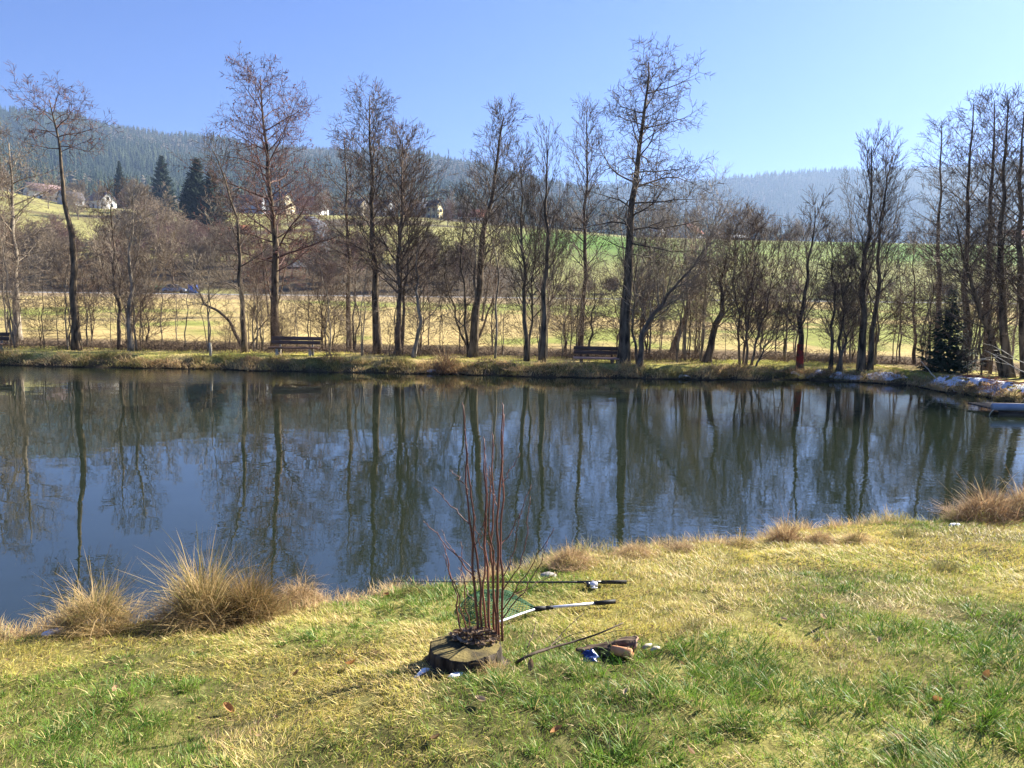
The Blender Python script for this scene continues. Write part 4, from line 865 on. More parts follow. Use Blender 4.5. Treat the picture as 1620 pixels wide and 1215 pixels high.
for px, D, s_, sx in bush: put_mid(rr.choice((4, 6)), hill_at(px, D), s_ * .55, 1.7, 'pale pinkish brown rounded shrub below the tall dark spruce', 'rounded shrubs below the spruces')
for i in range(7):
    if i not in mused: put_mid(i, hill_at(100 + 60 * i, 300), 1, 1, 'bare garden tree among the village houses', 'bare trees in the village')

# ---- the village
M['glass'] = noise_mat('glass', (0.02, 0.025, 0.03), (0.05, 0.055, 0.065), 2, .15, spec=.5)
M['wood_trim'] = noise_mat('wood_trim', (0.10, 0.06, 0.035), (0.18, 0.11, 0.06), 6, .8)
def wallm(n_, c): return noise_mat(n_, tuple(v * .85 for v in c), c, .6, .95, bump=.01)
ROOFS = {'red': ((0.20, 0.055, 0.035), (0.36, 0.12, 0.07)), 'orange': ((0.42, 0.15, 0.07), (0.62, 0.27, 0.14)), 'dark': ((0.055, 0.05, 0.055), (0.11, 0.10, 0.11)), 'mauve': ((0.17, 0.11, 0.11), (0.26, 0.18, 0.17)), 'pale': ((0.45, 0.45, 0.45), (0.6, 0.6, 0.6))}
WALLS = {'white': (0.78, 0.76, 0.72), 'cream': (0.78, 0.66, 0.42), 'grey': (0.42, 0.46, 0.52), 'brown': (0.22, 0.16, 0.11), 'yellow': (0.80, 0.68, 0.36)}
for k, v in ROOFS.items(): M['roof_' + k] = noise_mat('roof_' + k, v[0], v[1], 2.5, .85, bump=.02, stretch=(1, 1, 4))
for k, v in WALLS.items(): M['wall_' + k] = wallm('wall_' + k, v)
def house(label, px, D, w, d, wh, rh, rot, wall, roof, wins=4, floors=1, chimney=True, cat='house', name='house', ground=None):
    g = hill_at(px, D) if ground is None else ground
    root = thing(name, label, cat, (g[0], g[1], g[2] - .6)); o0 = np.array([g[0], g[1], g[2] - .6]); R = np.array(Matrix.Rotation(rot, 3, 'Z'))
    tr = lambda V: np.asarray(V, float) @ R.T + o0
    hw, hd = w / 2, d / 2
    mb = MB(); V = [(-hw, -hd, -2), (hw, -hd, -2), (hw, hd, -2), (-hw, hd, -2), (-hw, -hd, wh), (hw, -hd, wh), (hw, hd, wh), (-hw, hd, wh), (-hw, 0, wh + rh), (hw, 0, wh + rh)]
    mb.add(tr(V), [np.array([(0, 1, 5, 4), (2, 3, 7, 6)]), np.array([(1, 2, 6, 9, 5), (3, 0, 4, 8, 7)])]); mb.build('wall', M['wall_' + wall], root, smooth=False)
    e, t = .45, .18; sl = rh / hd; rb = MB()
    for s in (-1, 1):
        a = [(-hw - e, s * (hd + e), wh - e * sl + .04), (hw + e, s * (hd + e), wh - e * sl + .04), (hw + e, 0, wh + rh + .04), (-hw - e, 0, wh + rh + .04)]
        b = [(x, y, z + t) for x, y, z in a]; rb.add(tr(a + b), [np.array([(0, 1, 2, 3), (4, 5, 6, 7), (0, 1, 5, 4), (1, 2, 6, 5), (3, 0, 4, 7)])])
    ro = rb.build('roof', M['roof_' + roof], root, smooth=False)
    if chimney: c = MB(); c.add(*(lambda q: (q.v[0] @ R.T + o0, [np.concatenate(q.f[4])]))((lambda q: (q.box((hw * .4, hd * .25, wh + rh + .1), (.6, .6, 1.8)), q)[1])(MB()))); c.build('chimney', M['wall_brown'], ro, smooth=False)
    def opening(nm, x, z, ww, hh, gable=False):
        f = MB(); q = MB()
        if gable: f.box((hw + .02, x, z), (.10, ww + .16, hh + .16)); q.box((hw + .075, x, z), (.05, ww, hh))
        else: f.box((x, -hd - .02, z), (ww + .16, .10, hh + .16)); q.box((x, -hd - .075, z), (ww, .05, hh))
        for m_ in (f, q): m_.v = [tr(v) for v in m_.v]
        fo = f.build(nm, M['wood_trim'] if nm == 'door' else M['wall_white'], root, smooth=False); q.build('pane', M['glass'], fo, smooth=False)
    for fl in range(floors):
        for k in range(wins):
            x = -hw + (k + .5) * w / wins; z = 1.6 + fl * 2.7
            if fl == 0 and k == wins // 2: opening('door', x, 1.05, 1.0, 2.0)
            else: opening('window', x, z, 1.1, 1.25)
        for k in (-1, 1): opening('window', k * hd * .45, 1.6 + fl * 2.7, 1.0, 1.2, True)
    if rh > 2: opening('window', 0, wh + rh * .3, .9, 1.0, True)
    return root
house('long white house with a mauve roof high on the left edge of the village', 76, 335, 13, 7, 4.0, 3.2, .95, 'white', 'mauve', 5, 1)
house('small white house with an orange roof attached behind the long white one', 94, 331, 6, 6, 3.0, 2.6, -.45, 'white', 'orange', 2, 1)
house('grey house with dark roof half hidden behind the kinked alder', 118, 322, 8, 6, 3.0, 2.8, .9, 'grey', 'dark', 3, 1)
house('small pale-gabled house with mauve roof between kinked alder and slim spruce', 166, 318, 9, 7, 3.4, 3.2, -.5, 'white', 'mauve', 3, 1)
house('bluish grey house left of the cream gabled house', 402, 335, 9, 8, 5.2, 3.0, .1, 'grey', 'dark', 3, 2)
house('cream gabled house with dark roof right behind the broad reddish alder', 446, 332, 9, 8, 5.4, 4.2, -.55, 'cream', 'dark', 2, 2)
house('house with a bright red tiled roof right of the cream gabled house', 494, 350, 12, 9, 5.4, 4.4, -.5, 'white', 'red', 3, 2)
house('small wooden shed with a salmon roof on the slope behind the slender forked alder', 384, 246, 3.2, 3.0, 1.9, 1.0, .2, 'brown', 'orange', 2, 1, False, 'shed', 'shed')
house('cream house partly hidden left of the tall conical alder', 565, 345, 9, 8, 5.0, 3.6, -.5, 'cream', 'dark', 3, 2)
house('white and grey house framed by the twin-stemmed tree', 606, 340, 9, 7, 4.6, 3.4, -.5, 'white', 'dark', 4, 1)
house('dark-roofed brown house between twin-stemmed tree and yellow gabled house', 655, 342, 11, 8, 4.4, 3.6, .15, 'brown', 'dark', 4, 1)
house('narrow yellow gabled house at the right end of the village', 687, 338, 5, 5, 6.0, 2.4, -.5, 'yellow', 'dark', 2, 2)
house('low house with brick red roof left of the fork-topped tree', 746, 345, 12, 8, 2.8, 3.2, .1, 'white', 'red', 4, 1)
house('blue-grey farmhouse with bright red roof on the field crest', 1086, 345, 10, 9, 3.8, 3.6, .9, 'grey', 'red', 3, 1)
house('small white building left of the red-roofed farmhouse on the crest', 1036, 345, 5, 5, 3.6, 1.6, .2, 'white', 'pale', 2, 1, False)
house('long low white-roofed barn right of the red-roofed farmhouse', 1152, 345, 13, 7, 2.0, 1.2, .1, 'brown', 'pale', 5, 1, False, 'barn', 'barn')
house('pinkish house glimpsed through the right grove at the field top', 1598, 345, 10, 8, 4.6, 3.2, .2, 'cream', 'red', 3, 1)

# ---- beside the road
def road_pt(px, back=4.6): x = at(px, 465, ROAD_Y + back)[0]; return np.array([x, ROAD_Y + back, float(road_z(x)) + .1])
M['blue_tarp'] = noise_mat('blue_tarp', (0.05, 0.12, 0.42), (0.12, 0.22, 0.62), 3, .6, bump=.03); M['green_tarp'] = noise_mat('green_tarp', (0.02, 0.06, 0.035), (0.05, 0.12, 0.06), 3, .7, bump=.05); M['steel'] = noise_mat('steel', (.35, .36, .37), (.5, .51, .52), 4, .4, metal=.6)
g = road_pt(306); t = thing('recycling_container', 'bright blue box-shaped container standing beside the valley road', 'container', tuple(g))
b = MB(); b.box(g + (0, 0, .72), (1.35, 1.2, 1.25), .1, bevel=.08); b.build('body', M['blue_tarp'], t); b = MB(); b.box(g + (0, 0, 1.40), (1.42, 1.28, .12), .1, bevel=.04); b.build('lid', M['blue_tarp'], t)
b = MB(); [b.box(g + (sx, -.62, .75), (.06, .05, 1.1), .1) for sx in (-.4, .4)]; b.build('hoop', M['steel'], t)
g = road_pt(250); t = thing('skip', 'dark green low tarpaulin-covered skip beside the valley road', 'skip', tuple(g))
b = MB(); prof = [(-1.6, .0), (1.6, .0), (1.95, .95), (-1.95, .95)]
V = [(x, y, z) for y in (-.8, .8) for x, z in prof]; b.add(np.array(V) + g, [np.array([(0, 1, 2, 3), (4, 5, 6, 7), (0, 1, 5, 4), (1, 2, 6, 5), (2, 3, 7, 6), (3, 0, 4, 7)])]); b.build('body', M['green_tarp'], t, smooth=False)
tx, ty = np.meshgrid(np.linspace(-2.02, 2.02, 16), np.linspace(-.88, .88, 8)); tz = 1.0 + .28 * np.cos(tx * .7) * np.cos(ty * 1.5) + (fbm(tx * 2, ty * 2) - .5) * .2
link('tarpaulin', grid_mesh('tarpaulin', tx + g[0], ty + g[1], tz + g[2]), M['green_tarp'], t)
def car(px, label, paint):
    g = road_pt(px, 3.9); t = thing('parked_car', label, 'car', tuple(g))
    secs = [(-2.05, .35, .62), (-1.95, .28, .86), (-1.2, .25, .95), (1.1, .25, .92), (1.9, .28, .74), (2.05, .36, .55)]
    V = []; 
    for x, z0, z1 in secs: V += [(x, -.8, z0), (x, .8, z0), (x, .84, (z0 + z1) / 2), (x, .74, z1), (x, -.74, z1), (x, -.84, (z0 + z1) / 2)]
    k = np.arange(6); F = np.concatenate([np.stack([k + 6 * i, (k + 1) % 6 + 6 * i, (k + 1) % 6 + 6 * i + 6, k + 6 * i + 6], 1) for i in range(5)])
    b = MB(); b.add(np.array(V) + g, [F, k[::-1][None], (k + 30)[None]]); b.build('body', paint, t)
    c = MB(); V = [(-1.7, -.7, .9), (.95, -.7, .9), (.95, .7, .9), (-1.7, .7, .9), (-1.15, -.58, 1.42), (.25, -.58, 1.42), (.25, .58, 1.42), (-1.15, .58, 1.42)]
    c.add(np.array(V) + g, [np.array([(0, 1, 5, 4), (1, 2, 6, 5), (2, 3, 7, 6), (3, 0, 4, 7)])]); c.build('windows', M['glass'], t, smooth=False)
    r = MB(); r.box(g + (-.45, 0, 1.44), (1.44, 1.2, .05), bevel=.02); r.build('roof', paint, t)
    for sx in (-1.3, 1.3):
        for sy in (-.78, .78):
            w = MB(); w.tube(g + np.array([(sx, sy - .1, .31), (sx, sy + .1, .31)]), [.31, .31], 14); w.build('wheel', M['tyre'], t)
M['tyre'] = noise_mat('tyre', (.015, .015, .016), (.03, .03, .03), 5, .8); M['car_silver'] = noise_mat('car_silver', (.22, .24, .27), (.28, .30, .33), 2, .3, metal=.4)
car(278, 'grey car parked by the road between the green skip and blue container', M['car_silver'])

# ================================================================== BENCHES, POST, STICKS ON THE FAR DYKE
M['bench_wood'] = noise_mat('bench_wood', (0.10, 0.055, 0.035), (0.20, 0.115, 0.075), 7, .6, stretch=(.3, 3, 3), spec=.4)
M['bench_wood_pale'] = noise_mat('bench_wood_pale', (0.34, 0.20, 0.15), (0.48, 0.31, 0.24), 7, .5, stretch=(.3, 3, 3), spec=.5)
M['bench_dark'] = noise_mat('bench_dark', (0.08, 0.05, 0.036), (0.16, 0.10, 0.072), 7, .7, stretch=(.3, 3, 3))
M['concrete'] = noise_mat('concrete', (0.36, 0.32, 0.25), (0.52, 0.47, 0.38), 9, .95, bump=.01)
def bench(label, px0, px1, py, rot, wood, dark, leg, sink=.19):
    g = ground_hit((px0 + px1) / 2, py, y0=15); D = g[1]; w = (px1 - px0) / FPX * D
    t = thing('park_bench', label, 'bench', tuple(g), 'benches on the far dyke'); R = np.array(Matrix.Rotation(rot, 3, 'Z')); P = lambda x, y, z: g + R @ np.array((x, y, z - sink))
    for k, (y, z, hh, tl) in enumerate([(-.12, .45, .05, 0), (.04, .455, .05, 0), (.20, .46, .05, 0)]):
        pass
    b = MB(); [b.box(P(0, y, .45), (w, .145, .05), rot, col=None, bevel=.008) for y in (-.16, 0, .16)]; b.build('seat', wood, t)
    for z, y in ((.62, .275), (.76, .315)):
        b = MB(); b.box(P(0, y, z), (w, .04, .13), rot, -.22, bevel=.008); b.build('back_rail', dark, t)
    for x in (-w * .33, w * .33):
        b = MB(); b.box(P(x, -.12, .16), (.10, .12, .53), rot, bevel=.01); b.box(P(x, .20, .16), (.10, .12, .53), rot, bevel=.01); b.box(P(x, .04, .39), (.09, .5, .07), rot, bevel=.01); b.build('leg', leg, t)
        b = MB(); b.box(P(x, .335, .60), (.07, .05, .46), rot, -.22, bevel=.01); b.build('back_post', leg, t)
bench('weathered brown bench with pale supports under the large reddish alder', 427, 505, 562, .04, M['bench_wood'], M['bench_wood'], M['concrete'])
bench('bench with shiny pinkish seat and dark back rails beside the tallest tree', 907, 981, 575, -.05, M['bench_wood_pale'], M['bench_dark'], M['bench_dark'], .27)
bench('bench half cut off by the left picture edge', -68, 7, 556, .05, M['bench_wood'], M['bench_dark'], M['concrete'])
def far_pt(px, py): return ground_hit(px, py, y0=15)
M['pale_wood'] = noise_mat('pale_wood', (0.42, 0.37, 0.26), (0.62, 0.56, 0.42), 14, .8, stretch=(1, 1, .3))
g = far_pt(333, 563); b = MB(); b.tube([g + (0, 0, -.2), g + (.01, 0, .2), g + (0, 0, .42)], [.045, .045, .042], 8, rough=.05); b.tube([g + (0, 0, .42), g + (0, 0, .435)], [.05, .035], 8)
tag(b.build('wooden_post', M['pale_wood']), 'short pale wooden post standing on the dyke left of the slender forked alder', 'post')
def stick(label, pts, r, mat, name='stick', cat='stick', twigs=0, group=None, seed=0):
    ln = smooth_line(pts, 14, .02, random.Random(seed)); b = MB(); b.tube(ln, np.linspace(r, r * .5, 14), 7, rough=.08); o = b.build(name, mat); return tag(o, label, cat, group)
g = far_pt(1486, 602); stick('pale bare stick leaning left out of the snowy bank before the spruce', [g + (0, 0, -.05), at(1470, 587, g[1] + .1), at(1457, 571, g[1] + .15)], .022, M['pale_wood'])
for pts, D, lab, sd in (([(1632, 592), (1612, 586), (1590, 572), (1563, 556)], 19.5, 'lower pale curved branch reaching in from the right edge over the bank', 1), ([(1636, 580), (1610, 570), (1584, 553)], 19.9, 'upper pale branch reaching in from the right edge over the bank', 2)):
    root = thing('hanging_branch', lab, 'branch', tuple(at(*pts[0], D))); ln = smooth_line([at(a, b_, D + .1 * i) for i, (a, b_) in enumerate(pts)], 14)
    b = MB(); b.tube(ln, np.linspace(.014, .006, 14), 6, rough=.06); b.build('branch', M['pale_wood'], root)
    G = Grower(600 + sd, wander=.1, lift=.0, angle=40, kids=(3, 2), maxl=2, twig=.006)
    for k in (6, 10): G.branch(tuple(ln[k]), nrm(tuple(ln[k] - ln[k - 1] + np.array([random.uniform(-.05, .05), 0, random.uniform(-.06, .08)]))), .5, .008, 1)
    a = list(zip(*(G.limb + G.fine))); b = MB(); b.segs(*a, 4); b.build('twigs', M['pale_wood'], root)

# ---- snow
def snow_mat():
    m, n, b = new_mat('snow'); b.inputs['Base Color'].default_value = (0.84, 0.87, 0.92, 1); b.inputs['Roughness'].default_value = .6; b.inputs['Subsurface Weight'].default_value = .0
    tc = n.nodes.new('ShaderNodeTexCoord'); t = n.nodes.new('ShaderNodeTexNoise'); t.inputs['Scale'].default_value = 22; t.inputs['Detail'].default_value = 6; n.links.new(tc.outputs['Object'], t.inputs[0])
    bp = n.nodes.new('ShaderNodeBump'); bp.inputs['Distance'].default_value = .02; n.links.new(t.outputs[0], bp.inputs['Height']); n.links.new(bp.outputs[0], b.inputs['Normal']); return m
M['snow'] = snow_mat()
def snow(label, c, rx, ry, rot=0.0, thick=.05, edge=.5, scale=3.0, res=46, seed=0, hole=0.0):
    u, v = np.meshgrid(np.linspace(-1.25, 1.25, res), np.linspace(-1.25, 1.25, res)); X = c[0] + u * rx * math.cos(rot) - v * ry * math.sin(rot); Y = c[1] + u * rx * math.sin(rot) + v * ry * math.cos(rot)
    m = 1 - (u * u + v * v) + edge * (fbm(X * scale + seed, Y * scale + 3, 4) - .5) * 2 - hole * (fbm(X * scale * 2.2 + 40 + seed, Y * scale * 2.2) > .56)
    Z = H(X, Y) + np.clip(m, -.3, .5) * thick * 2 + .004; keep = (m[:-1, :-1] > -.05) & (m[1:, 1:] > -.05) & (m[:-1, 1:] > -.05) & (m[1:, :-1] > -.05) & (pond_dist(X, Y)[:-1, :-1] > .02)
    i = (np.arange(res - 1)[:, None] * res + np.arange(res - 1)[None]); F = np.stack([i, i + 1, i + res + 1, i + res], -1)[keep].reshape(-1, 4)
    us, inv = np.unique(F, return_inverse=True); V = np.stack([X, Y, Z], -1).reshape(-1, 3)[us]
    o = link('snow_patch', mesh_np('snow_patch', V, [inv.reshape(-1, 4)]), M['snow']); return tag(o, label, 'snow patch', 'remaining snow patches')
gp = lambda px, py: ground_hit(px, py)
snow('wedge of snow at the waterline left of the blond tussock', gp(86, 1003), .085, .05, .5, .03, .5, 9)
snow('snow remnant between the two left tussocks at the shore', gp(255, 982), .06, .03, .1, .012, .4, 8)
snow('largest snow remnant under the big tussock', gp(296, 984), .09, .04, .15, .02, .6, 12, seed=3)
snow('small snow crumb right of the largest remnant under the big tussock', gp(338, 984), .045, .02, .1, .012, .5, 12, seed=5)
snow('snow remnant before the front of the tree stump', gp(722, 1070), .026, .055, -.75, .012, .8, 18)
snow('thin strip of snow in the shade left of the tree stump', gp(668, 1066), .018, .06, -.6, .006, .8, 18)
snow('snow crumb under the large reddish brown tussock', gp(1510, 832), .06, .04, .2, .02, .5, 12)
def bank_snow(label, px, back, rx, ry, rot, **k):
    x, y = far_px(px); x, y = (float(x), float(y) + back) if px < 1430 else (float(x) + back, float(y)); snow(label, (x, y), rx, ry, rot, **k)
bank_snow('long broken snow strip on the steep right bank below the spruce', 1485, .55, 1.5, .5, -1.25, thick=.04, edge=.9, scale=2.6, res=110, hole=.8)
bank_snow('broad snow sheet on the right bank before the leaning bowed tree', 1555, .65, 1.6, .6, -1.3, thick=.03, edge=1.1, scale=2.6, res=110, seed=9, hole=.8)
bank_snow('snow on the bank behind the grey pipe at the right edge', 1625, .8, 1.6, .75, -1.3, thick=.03, edge=1.1, scale=2.6, res=110, seed=14, hole=.8)
bank_snow('thin snow streak under the red-banded tree bank edge', 1285, .35, .5, .16, -.1, thick=.04, edge=.7, scale=4, seed=4)
bank_snow('thin snow streak below the close pair of vase-shaped trees', 1345, .35, .55, .18, -.2, thick=.04, edge=.7, scale=4, seed=6)
bank_snow('snow streak at the waterline below the small bare tree with level twigs', 1410, .38, .55, .2, -.4, thick=.04, edge=.7, scale=4, seed=8)
bank_snow('tiny snow spot at the waterline midway along the far dyke', 1085, .22, .2, .12, 0, thick=.05, edge=.4, scale=5, seed=2)
bank_snow('tiny snow spot beside the tall reddish far tussock', 685, .2, .22, .1, 0, thick=.05, edge=.4, scale=5, seed=2)
# red-brown twigs lying in the bank snow
mb = MB(); rg = np.random.default_rng(3); n = 170; px = rg.uniform(1450, 1650, n)
x, y = far_px(px); x = x + rg.uniform(.25, 1.4, n); p = np.c_[x, y, H_near(x, y) + .03]; az = -1.4 + rg.normal(0, .6, n)
q = p + np.c_[np.cos(az), np.sin(az), rg.uniform(-.1, .3, n)] * rg.uniform(.2, .7, n)[:, None]; mb.segs(p, q, np.full(n, .010), np.full(n, .006), 4)
M['red_twig'] = noise_mat('red_twig', (.16, .05, .035), (.30, .11, .07), 6, .7); o = mb.build('fallen_twigs', M['red_twig']); tag(o, 'reddish brown twigs scattered in the snow of the right bank', 'twigs', kind='stuff')

# ---- grey pipe on a floating deck at the right edge
gD = plane_hit(1600, 657)[1]
t = thing('jetty', 'low wooden jetty with a grey pipe along its edge at the right border', 'jetty', tuple(at(1620, 652, gD) * np.array([1, 1, 0])))
c = at(1640, 650, gD); M['jetty_wood'] = noise_mat('jetty_wood', (.07, .055, .045), (.16, .13, .10), 5, .9, stretch=(.3, 3, 3)); M['grey_plastic'] = noise_mat('grey_plastic', (.30, .34, .40), (.40, .44, .50), 3, .3, spec=.5)
b = MB(); [b.box((c[0] + .1, c[1] + .12 + k * .16, .105 - .0006 * k), (1.9, .15, .04)) for k in range(8)]; b.build('deck', M['jetty_wood'], t, smooth=False)
b = MB(); b.box((c[0] + .1, c[1] + .06, -.02), (1.88, .05, .22), bevel=.01); b.build('fascia', M['jetty_wood'], t)
b = MB(); b.tube([(c[0] - 1.08, c[1] - .06, .205), (c[0] + .2, c[1] - .06, .205), (c[0] + 1.2, c[1] - .06, .205)], [.085] * 3, 16); b.build('pipe', M['grey_plastic'], t)
b = MB(); e = np.array((c[0] - 1.02, c[1] - .1, .18)); b.tube(smooth_line([e, e + (-.12, -.02, -.08), e + (-.17, -.02, -.20), e + (-.12, 0, -.30)], 10), [.010] * 10, 6); b.build('rope', M['pale_wood'], t)

# ================================================================== NEAR BANK OBJECTS
# ---- stump with leaf litter, red-stemmed shrub
sg = ground_hit(727, 1066); SD = sg[1] + .17; sc = np.array([at(735, 1040, SD)[0], SD, 0]); sc[2] = hz(sc[0], sc[1]); SR = .198
top_z = at(735, 1022, SD)[2]
st = thing('tree_stump', 'sawn mossy tree stump with dark bark on the near lawn', 'tree stump', tuple(sc))
na = 96; a = np.linspace(0, 2 * np.pi, na, endpoint=False); V = []; lv = [(-.12, 1.30), (0.0, 1.20), (.12, 1.10), (.3, 1.04), (.55, 1.0), (.8, .985), (.95, .975), (1.0, .94)]
hgt = top_z - sc[2]
for k, (zz, rr_) in enumerate(lv):
    lump = 1 + (.05 * np.sin(3 * a + 1) + .04 * np.sin(5 * a + .4)) * (1.5 if k < 3 else .35) + .012 * np.sin(17 * a + 2) + .012 * np.sin(29 * a) + RNG.uniform(-.008, .008, na)
    V.append(np.c_[sc[0] + SR * rr_ * lump * np.cos(a) * 1.08, sc[1] + SR * rr_ * lump * np.sin(a), np.full(na, sc[2] + (zz * hgt if zz > 0 else zz)) + (.006 * np.sin(5 * a) if k > 3 else 0)])
V = np.concatenate(V); i = np.arange(na); F = np.concatenate([np.stack([i + k * na, (i + 1) % na + k * na, (i + 1) % na + (k + 1) * na, i + (k + 1) * na], 1) for k in range(len(lv) - 1)])
M['stump_bark'] = noise_mat('stump_bark', (.016, .012, .009), (.09, .072, .052), 22, .95, bump=.02, stretch=(1, 1, .35)); link('bark', mesh_np('bark', V, [F]), M['stump_bark'], st)
rim = V[-na:]; R2 = [rim]; ctr = rim.mean(0)
for f_ in (.8, .55, .3, .08): q = ctr + (rim - ctr) * f_; q[:, 2] = rim[:, 2].mean() + .004 + .010 * (1 - f_) * np.sin(3 * a) + RNG.uniform(-.002, .002, na); R2.append(q)
V = np.concatenate(R2 + [ctr[None]]); F = np.concatenate([np.stack([i + k * na, (i + 1) % na + k * na, (i + 1) % na + (k + 1) * na, i + (k + 1) * na], 1) for k in range(4)]); Tc = np.stack([i + 4 * na, (i + 1) % na + 4 * na, np.full(na, 5 * na)], 1)
M['stump_top'] = noise_mat('stump_top', (.055, .045, .024), (.21, .165, .06), 7, .95, bump=.008, detail=8, bump_scale=50); link('sawn_top', mesh_np('sawn_top', V, [F, Tc]), M['stump_top'], st)
# litter of curled dead leaves on its back half
def leaf_geo(c, s, az, tilt, curl, rg):
    u = np.linspace(-1, 1, 5); w = np.array([.06, .42, .5, .36, .03]); V = []
    for k in range(5):
        for sd in (-1, 0, 1): V.append((u[k], sd * w[k], curl * (u[k] ** 2 * .35 + abs(sd) * w[k] * .9)))
    V = np.array(V) * s; Mx = np.array(Matrix.Rotation(az, 3, 'Z') @ Matrix.Rotation(tilt, 3, 'X') @ Matrix.Rotation(rg.uniform(-.6, .6), 3, 'Y'))
    F = [(3 * k + j, 3 * k + j + 1, 3 * k + j + 4, 3 * k + j + 3) for k in range(4) for j in range(2)]; return V @ Mx.T + c, np.array(F)
M['leaf'] = tone_mat('leaf', .75, .25, .2)
rg = np.random.default_rng(21); mb = MB(); n = 210
for k in range(n):
    r = math.sqrt(rg.random()); aa = rg.uniform(0, 6.283); c = np.array((sc[0] + .055 + .155 * r * math.cos(aa), sc[1] + .085 + .10 * r * math.sin(aa), 0)); c[2] = top_z + .012 + .055 * (1 - r * r) * rg.uniform(.3, 1)
    V, F = leaf_geo(c, rg.uniform(.012, .024), rg.uniform(0, 6.28), rg.uniform(-1.2, 1.2), rg.uniform(.5, 2), rg); col = mixc((.16, .10, .06), (.46, .35, .24), np.array([rg.random()]))[0]; mb.add(V, [F], col)
o = mb.build('leaf_litter', M['leaf'], tone=True); tag(o, 'heap of curled brown dead leaves lying on the stump', 'dead leaves', kind='stuff')
M['stem_red'] = noise_mat('stem_red', (.10, .034, .024), (.24, .095, .062), 9, .5, spec=.4, stretch=(1, 1, .15)); M['bud'] = noise_mat('bud', (.3, .16, .10), (.45, .28, .18), 5, .6)
shD = SD + .12
sh = thing('coppice_shrub', 'red-stemmed leafless shrub of straight shoots sprouting behind the stump', 'shrub', (sc[0] + .05, shD, top_z - .1))
def shoot(pts, r, name='stem', depth=0.0, ddepth=0.0, buds=True, mat='stem_red'):
    P = [at(a_, b_, shD + depth + ddepth * k / max(1, len(pts) - 1)) for k, (a_, b_) in enumerate(pts)]; P[0] = P[0] + np.array([0, 0, -.06]) if name == 'stem' else P[0]
    ln = smooth_line(P, 20, .016, random.Random(int(pts[0][0] * 7 + pts[-1][1]))); b = MB(); b.tube(ln, np.linspace(r, r * .34, 20) * (1 + .1 * (np.arange(20) % 4 == 0)), 8, rough=.03)
    for k in range(3, 20):
        if buds: d = ln[k] - ln[k - 1]; q = ln[k] + np.cross(d / np.linalg.norm(d), (math.cos(k * 2.4), math.sin(k * 2.4), .2)) * r * .6; b.segs(q, q + d / np.linalg.norm(d) * .012 + np.array((math.cos(k * 2.4), math.sin(k * 2.4), .5)) * .004, [r * .32 + .001], [.0008], 5)
    b.build(name, M[mat], sh); return ln
for pts, r, dp, dd in [([(757, 1003), (752, 930), (742, 820), (733, 640)], .0125, .0, .05), ([(764, 1003), (757, 900), (746, 800), (738, 702)], .0115, .03, .0), ([(776, 1001), (769, 880), (766, 694)], .0125, .02, .1), ([(783, 1001), (778, 900), (780, 688)], .0115, .06, .0), ([(789, 1000), (786, 880), (796, 640)], .0135, .0, -.05), ([(795, 999), (793, 850), (797, 655)], .011, .05, .1), ([(771, 1002), (764, 920), (770, 800), (768, 720)], .010, .08, .15), ([(786, 1000), (782, 930), (774, 820), (775, 740)], .010, -.02, -.1),
                      ([(730, 1002), (722, 945), (702, 862)], .0085, .03, .1), ([(741, 1003), (728, 950), (713, 910), (703, 880)], .007, .0, -.1), ([(746, 1002), (733, 925), (730, 860)], .006, .06, .1)]: shoot(pts, r * .72, 'stem', dp, dd)
for pts, r, dp, dd in [([(752, 915), (705, 860), (672, 826)], .006, .0, -.1), ([(745, 832), (712, 798), (688, 773)], .0055, .02, .1), ([(741, 775), (728, 758), (714, 745)], .004, .0, .05), ([(752, 905), (726, 880), (712, 868), (700, 840)], .005, .02, .2), ([(795, 965), (830, 912), (876, 838)], .006, .02, -.15), ([(796, 978), (848, 908), (866, 858)], .006, .05, .1), ([(795, 935), (828, 885), (839, 788)], .005, .03, .15), ([(790, 865), (812, 838), (840, 770)], .0045, .0, .2), ([(748, 870), (762, 845), (772, 800)], .004, .0, .1), ([(788, 905), (770, 850), (765, 830)], .004, .0, -.1),
                      ([(786, 800), (776, 770), (771, 745)], .004, .0, .1), ([(793, 770), (806, 745), (822, 720)], .004, .05, .1), ([(757, 960), (735, 930), (727, 900)], .004, .0, .1), ([(792, 920), (812, 880), (822, 815)], .0045, .03, .1), ([(800, 950), (845, 925), (884, 905)], .004, .03, .2), ([(768, 880), (755, 850), (750, 812)], .004, .0, -.1)]: shoot(pts, r * .7, 'side_shoot', dp, dd)

# ---- landing net
nt_ = ground_hit(845, 975); nD = nt_[1]
M['alu'] = noise_mat('alu', (.62, .63, .66), (.78, .79, .82), 30, .35, metal=.35, spec=.5); M['rubber'] = noise_mat('rubber', (.012, .012, .013), (.03, .03, .032), 20, .6)
M['net_green'] = noise_mat('net_green', (.035, .10, .045), (.08, .19, .085), 9, .6); net = thing('landing_net', 'landing net with green mesh and silver handle lying in the grass', 'landing net', tuple(nt_))
def gl(px, py, lift=.03): g = ground_hit(px, py); return g + np.array((0, 0, lift))
h0, h1 = gl(848, 973), gl(973, 964); hd = (h1 - h0) / np.linalg.norm(h1 - h0); hl = np.linalg.norm(h1 - h0); h0[2] += .015; h1[2] += .02
q = lambda t: h0 + (h1 - h0) * t
for nm, t0, t1, r, m_ in (('shaft', .0, .74, .0115, 'alu'), ('collar', .115, .21, .0145, 'rubber'), ('grip', .735, 1.0, .0165, 'rubber')):
    b = MB(); b.tube([q(t0), q((t0 + t1) / 2), q(t1)], [r] * 3, 14); b.build(nm, M[m_], net)
